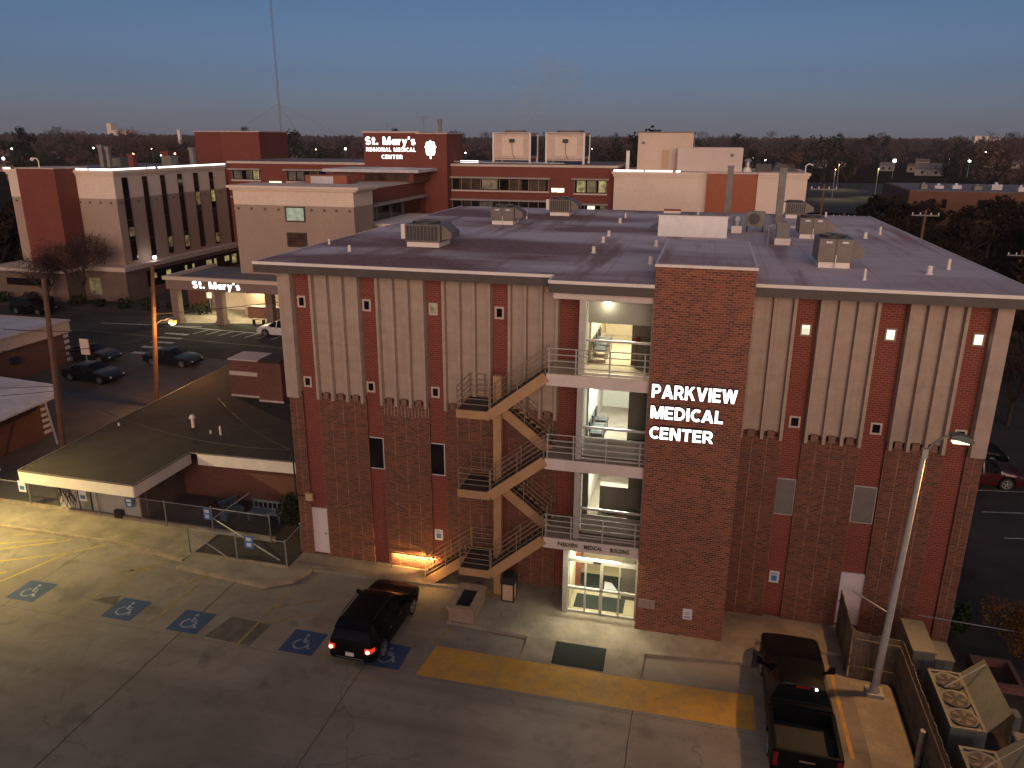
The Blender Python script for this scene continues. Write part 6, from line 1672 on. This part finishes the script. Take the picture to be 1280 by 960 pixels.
# =================================================================== far lamps
def lampthing(x, y, z0, h, mat, r, label, group='far street lamps'):
    o = thing('street_lamp', label, 'street lamp', (x,y,z0), 0, group)
    b = MB(); b.cyl((x,y,z0-.5),(x,y,z0+h),.12,.08,n=6); b.build('pole', M['galv'], o)
    b = MB(); b.ball((x,y-.3,z0+h),r,8,6); b.build('lamp', M[mat], o)
FLAMPS = [(1118,201,430,'far_lamp',.95,'brightest white lamp right of the main roof, beside the white gabled house'), (1187,199,480,'far_lamp',.5,'white lamp on the right horizon between the two brightest ones'), (1212,201,460,'far_lamp',.9,'bright white lamp on the right horizon, right of the brightest one'),
 (957,200,430,'far_lamp',.55,'white lamp just right of the pink plant screen'), (963,206,400,'far_lamp',.4,'small white lamp lower beside the plant screen'), (941,197,520,'far_lamp',.5,'white lamp just above the swan neck lamp'), (1000,197,520,'far_lamp_warm',.5,'orange lamp in the trees right of the beige rear block'),
 (117,185,560,'far_lamp',.6,'white lamp above the orange brick vents at left'), (15,186,560,'far_lamp',.5,'white lamp at the far left horizon'), (167,192,480,'far_lamp_warm',.6,'warm lamp above the beige block roof'), (190,186,560,'far_lamp',.35,'small white lamp above the beige block roof'), (219,192,480,'far_lamp_red',.7,'red lamp left of the brick rooftop block'),
 (202,194,450,'far_lamp',.45,'white lamp low over the beige block roof'), (395,187,560,'far_lamp_warm',.55,'warm lamp in the trees right of the radio mast'), (432,186,620,'far_lamp',1.0,'bright white lamp in the trees left of the sign tower'), (441,186,640,'far_lamp_warm',.6,'orange lamp close to the sign tower'),
 (582,191,520,'far_lamp',.45,'white lamp between the sign tower and the cooling towers'), (755,200,420,'far_lamp',.4,'white lamp between the cooling towers and the beige rear block'), (740,186,650,'far_lamp',.4,'small white lamp right of the right cooling tower'), (1244,185,800,'far_lamp',.5,'small white lamp near the far right hilltop'), (1232,190,700,'far_lamp',.4,'tiny white lamp at the right horizon'), (360,192,500,'far_lamp_red',.5,'red lamp at the foot of the radio mast'), (337,196,430,'far_lamp',.8,'white lamp left of the radio mast'), (5,198,400,'far_lamp',.7,'white lamp at the left frame edge')]
def pix_ray(px, py):
    pit, rol, f = .3060, .0043, 973.4
    fwv = Vector((-math.sin(yaw)*math.cos(pit), math.cos(yaw)*math.cos(pit), -math.sin(pit))); rt = Vector((math.cos(yaw), math.sin(yaw), 0)); up = rt.cross(fwv)
    r2 = rt*math.cos(rol)+up*math.sin(rol); u2 = up*math.cos(rol)-rt*math.sin(rol)
    return fwv+r2*((px-640)/f)-u2*((py-480)/f)
for px, py, d, mat, r, lb in FLAMPS:
    r *= .78
    v = pix_ray(px, py); t = d/math.hypot(v.x, v.y); x, y, z = CX+v.x*t, CY+v.y*t, 18.053+v.z*t
    g0 = hill(x,y)-.2; lampthing(x, y, g0, max(2.5, z-g0), mat, r, lb)
lampthing(21.7,60,-.2,7.2,'far_lamp',.22,'white lamp alone in the dark wood at the right')
for x, y in ((38,235), (52,245), (46,285)): lampthing(x,y,.3,9,'far_lamp_warm',.12,'lamp over the far parking lot','lamps of the far parking lot')

# =================================================================== lights
LAMP = .55
def lamp(kind, loc, col_, e, **kw):
    l = bpy.data.lights.new(kind.lower()+'_light', kind); l.color = col_; l.energy = e*LAMP
    for k, v in kw.items(): setattr(l, k, v)
    o = bpy.data.objects.new(kind.lower()+'_light', l); col.objects.link(o); o.location = loc
    return o
def aim(o, t): o.rotation_euler = (Vector(t)-o.location).to_track_quat('-Z','Y').to_euler()
R_ = math.radians
# lamp on the tall grey post
o = lamp('SPOT', (9.55,-3.6,9.15), (1,.52,.18), 1900, spot_size=R_(96), spot_blend=.7, shadow_soft_size=.12); aim(o, (6.6,-7.2,0))
# sodium street lamp on the wooden pole
lamp('POINT', (-33.1,15.85,5.85), (1,.46,.12), 1100, shadow_soft_size=.2)
# a second lamp post stands just left of the frame over the end of the lot
P2 = thing('lamp_post', 'grey lamp post with a downward lamp beyond the left end of the lot', 'street lamp', (-33.5,-4.4,-.13))
b = MB(); b.cyl((-33.5,-4.4,-.13),(-33.5,-4.4,7.6),.12,.08,n=10); b.build('shaft', M['pole_paint'], P2)
b = MB(); b.box(-33.6,-32.7,-4.55,-4.25,7.55,7.7); b.build('head', M['unit'], P2)
o = lamp('SPOT', (-32.9,-4.4,7.5), (1,.80,.30), 8500, spot_size=R_(124), spot_blend=1, shadow_soft_size=.15); aim(o, (-28.2,-3.2,0))
# flood lamp at the stair foot, washing the wall
F = thing('wall_light', 'low horizontal light strip washing the brick wall at the foot of the outside stairs', 'lamp', (-9.8,-.34,0))
b = MB(); b.box(-10.85,-8.75,-.38,-.33,.74,.77); b.build('housing', M['dark'], F)
for x in (-10.8,-8.8):
    b = MB(); b.cyl((x,-.355,0),(x,-.355,.74),.012,n=6); b.build('stem', M['dark'], F)
o = lamp('AREA', (-9.75,-.33,.72), (1,.60,.20), 75, shape='RECTANGLE', size=2.0, size_y=.03, spread=R_(75)); aim(o, (-9.75,-.13,.50))
o = lamp('SPOT', (-8.75,-.46,.70), (1,.60,.18), 500, spot_size=R_(70), spot_blend=1, shadow_soft_size=.04); aim(o, (-9.9,-.13,.50))
lamp('POINT', (-8.75,-1.3,.85), (1,.58,.18), 40, shadow_soft_size=.1)
# rooms
def area(loc, sx, sy, e, c): 
    o = lamp('AREA', loc, c, e, shape='RECTANGLE', size=sx, size_y=sy); return o
area((-1.5,1.35,12.62), 1.2, .4, 280, (1,.94,.72))
lamp('POINT', (-1.65,-1.38,12.38), (1,.93,.60), 8, shadow_soft_size=.1)
area((-1.5,1.35,9.4), 1.2, .4, 300, (.90,.97,.84))
area((-1.5,1.35,6.1), 1.2, .4, 260, (.94,.97,.80))
area((-1.7,-1.0,2.78), 1.6, .3, 150, (1,.97,.70))
area((-1.4,-2.3,2.86), 2.2, .3, 60, (1,.93,.58))
# canopy
for x, y in ((-48.1,41.6), (-43.1,42.2)): area((x,y,3.47), .8, .8, 260, (1,.88,.48))
# far lot
for x, y in ((38,235), (52,245), (46,285)):
    o = lamp('SPOT', (x,y,9), (1,.85,.35), 3500, spot_size=R_(120), spot_blend=.8, shadow_soft_size=.3); aim(o, (x,y-3,0))

# =================================================================== sky, sun, camera
w = bpy.data.worlds.new('World'); sc.world = w; w.use_nodes = True
nt = w.node_tree; N, L = nt.nodes, nt.links
sky = N.new('ShaderNodeTexSky'); sky.sky_type = 'NISHITA'; sky.sun_disc = False
SUN_EL, SUN_ROT = R_(3.0), R_(168)
SKY_SAT, SKY_STR = .36, .12
SKY_LOW, SKY_MID1, SKY_MID, SKY_TOP = (.44,.50,.76), (.37,.475,.72), (.19,.335,.51), (.44,.50,.68)
SKY_BACK = (1.28,.98,.92)
EXPO = 1.1
HAZE = .00009
sky.sun_elevation = SUN_EL; sky.sun_rotation = SUN_ROT; sky.altitude = 300; sky.air_density = 1.0; sky.dust_density = .4; sky.ozone_density = 4.0
bg = N['Background']
hs = N.new('ShaderNodeHueSaturation'); hs.inputs['Saturation'].default_value = SKY_SAT; L.new(sky.outputs[0], hs.inputs['Color'])
tc = N.new('ShaderNodeTexCoord'); sp = N.new('ShaderNodeSeparateXYZ'); L.new(tc.outputs['Generated'], sp.inputs[0])
rp = N.new('ShaderNodeValToRGB'); L.new(sp.outputs[2], rp.inputs[0])
cr = rp.color_ramp; cr.elements[0].position = 0.0; cr.elements[0].color = (*SKY_LOW,1); cr.elements[1].position = .6; cr.elements[1].color = (*SKY_TOP,1)
e = cr.elements.new(.06); e.color = (*SKY_MID1,1); e = cr.elements.new(.16); e.color = (*SKY_MID,1)
# the half of the sky away from the set sun is the darker, greyer one
fm = N.new('ShaderNodeMapRange'); fm.interpolation_type = 'SMOOTHSTEP'; fm.inputs[1].default_value = -.35; fm.inputs[2].default_value = .45; L.new(sp.outputs[1], fm.inputs[0])
tint = mixc(N, L, fm.outputs[0], SKY_BACK, rp.outputs[0])
L.new(mixc(N, L, 1.0, hs.outputs[0], tint, 'MULTIPLY'), bg.inputs[0]); bg.inputs[1].default_value = SKY_STR
s = bpy.data.lights.new('sun', 'SUN'); s.energy = 1.0; s.angle = R_(32); s.color = (1,.68,.50)
so = bpy.data.objects.new('sun', s); col.objects.link(so)
el = R_(7); d = Vector((math.sin(SUN_ROT)*math.cos(el), math.cos(SUN_ROT)*math.cos(el), math.sin(el)))
so.rotation_euler = (-d).to_track_quat('-Z','Y').to_euler()

cam = bpy.data.cameras.new('camera'); co = bpy.data.objects.new('camera', cam); col.objects.link(co)
pit, rol, f = .3060, .0043, 973.4
fwv = Vector((-math.sin(yaw)*math.cos(pit), math.cos(yaw)*math.cos(pit), -math.sin(pit))); rt = Vector((math.cos(yaw), math.sin(yaw), 0)); up = rt.cross(fwv)
r2 = rt*math.cos(rol)+up*math.sin(rol); u2 = up*math.cos(rol)-rt*math.sin(rol)
mw = Matrix(((r2.x,u2.x,-fwv.x,CX), (r2.y,u2.y,-fwv.y,CY), (r2.z,u2.z,-fwv.z,18.053), (0,0,0,1)))
co.matrix_world = mw
cam.sensor_width = 36; cam.lens = f/1280*36; cam.clip_start = .1; cam.clip_end = 8000
sc.camera = co
sc.view_settings.view_transform = 'Standard'; sc.view_settings.look = 'None'; sc.view_settings.exposure = EXPO; sc.view_settings.gamma = 1
sc.render.engine = 'CYCLES'
sc.cycles.use_denoising = True
sc.cycles.max_bounces = 5; sc.cycles.diffuse_bounces = 3; sc.cycles.glossy_bounces = 2; sc.cycles.transparent_max_bounces = 12; sc.cycles.transmission_bounces = 2
sc.cycles.caustics_reflective = False; sc.cycles.caustics_refractive = False
sc.cycles.sample_clamp_indirect = 4

# evening air
hz, nt2, N2, L2, b2 = newmat('evening_haze')
N2.remove(b2)
pv = N2.new('ShaderNodeVolumePrincipled'); pv.inputs['Color'].default_value = (.85,.85,.95,1); pv.inputs['Density'].default_value = HAZE
L2.new(pv.outputs[0], N2['Material Output'].inputs['Volume'])
b = MB(); b.box(-2600,2600,-400,2600,-1.2,125)
o = b.build('haze', hz); o['kind'] = 'stuff'
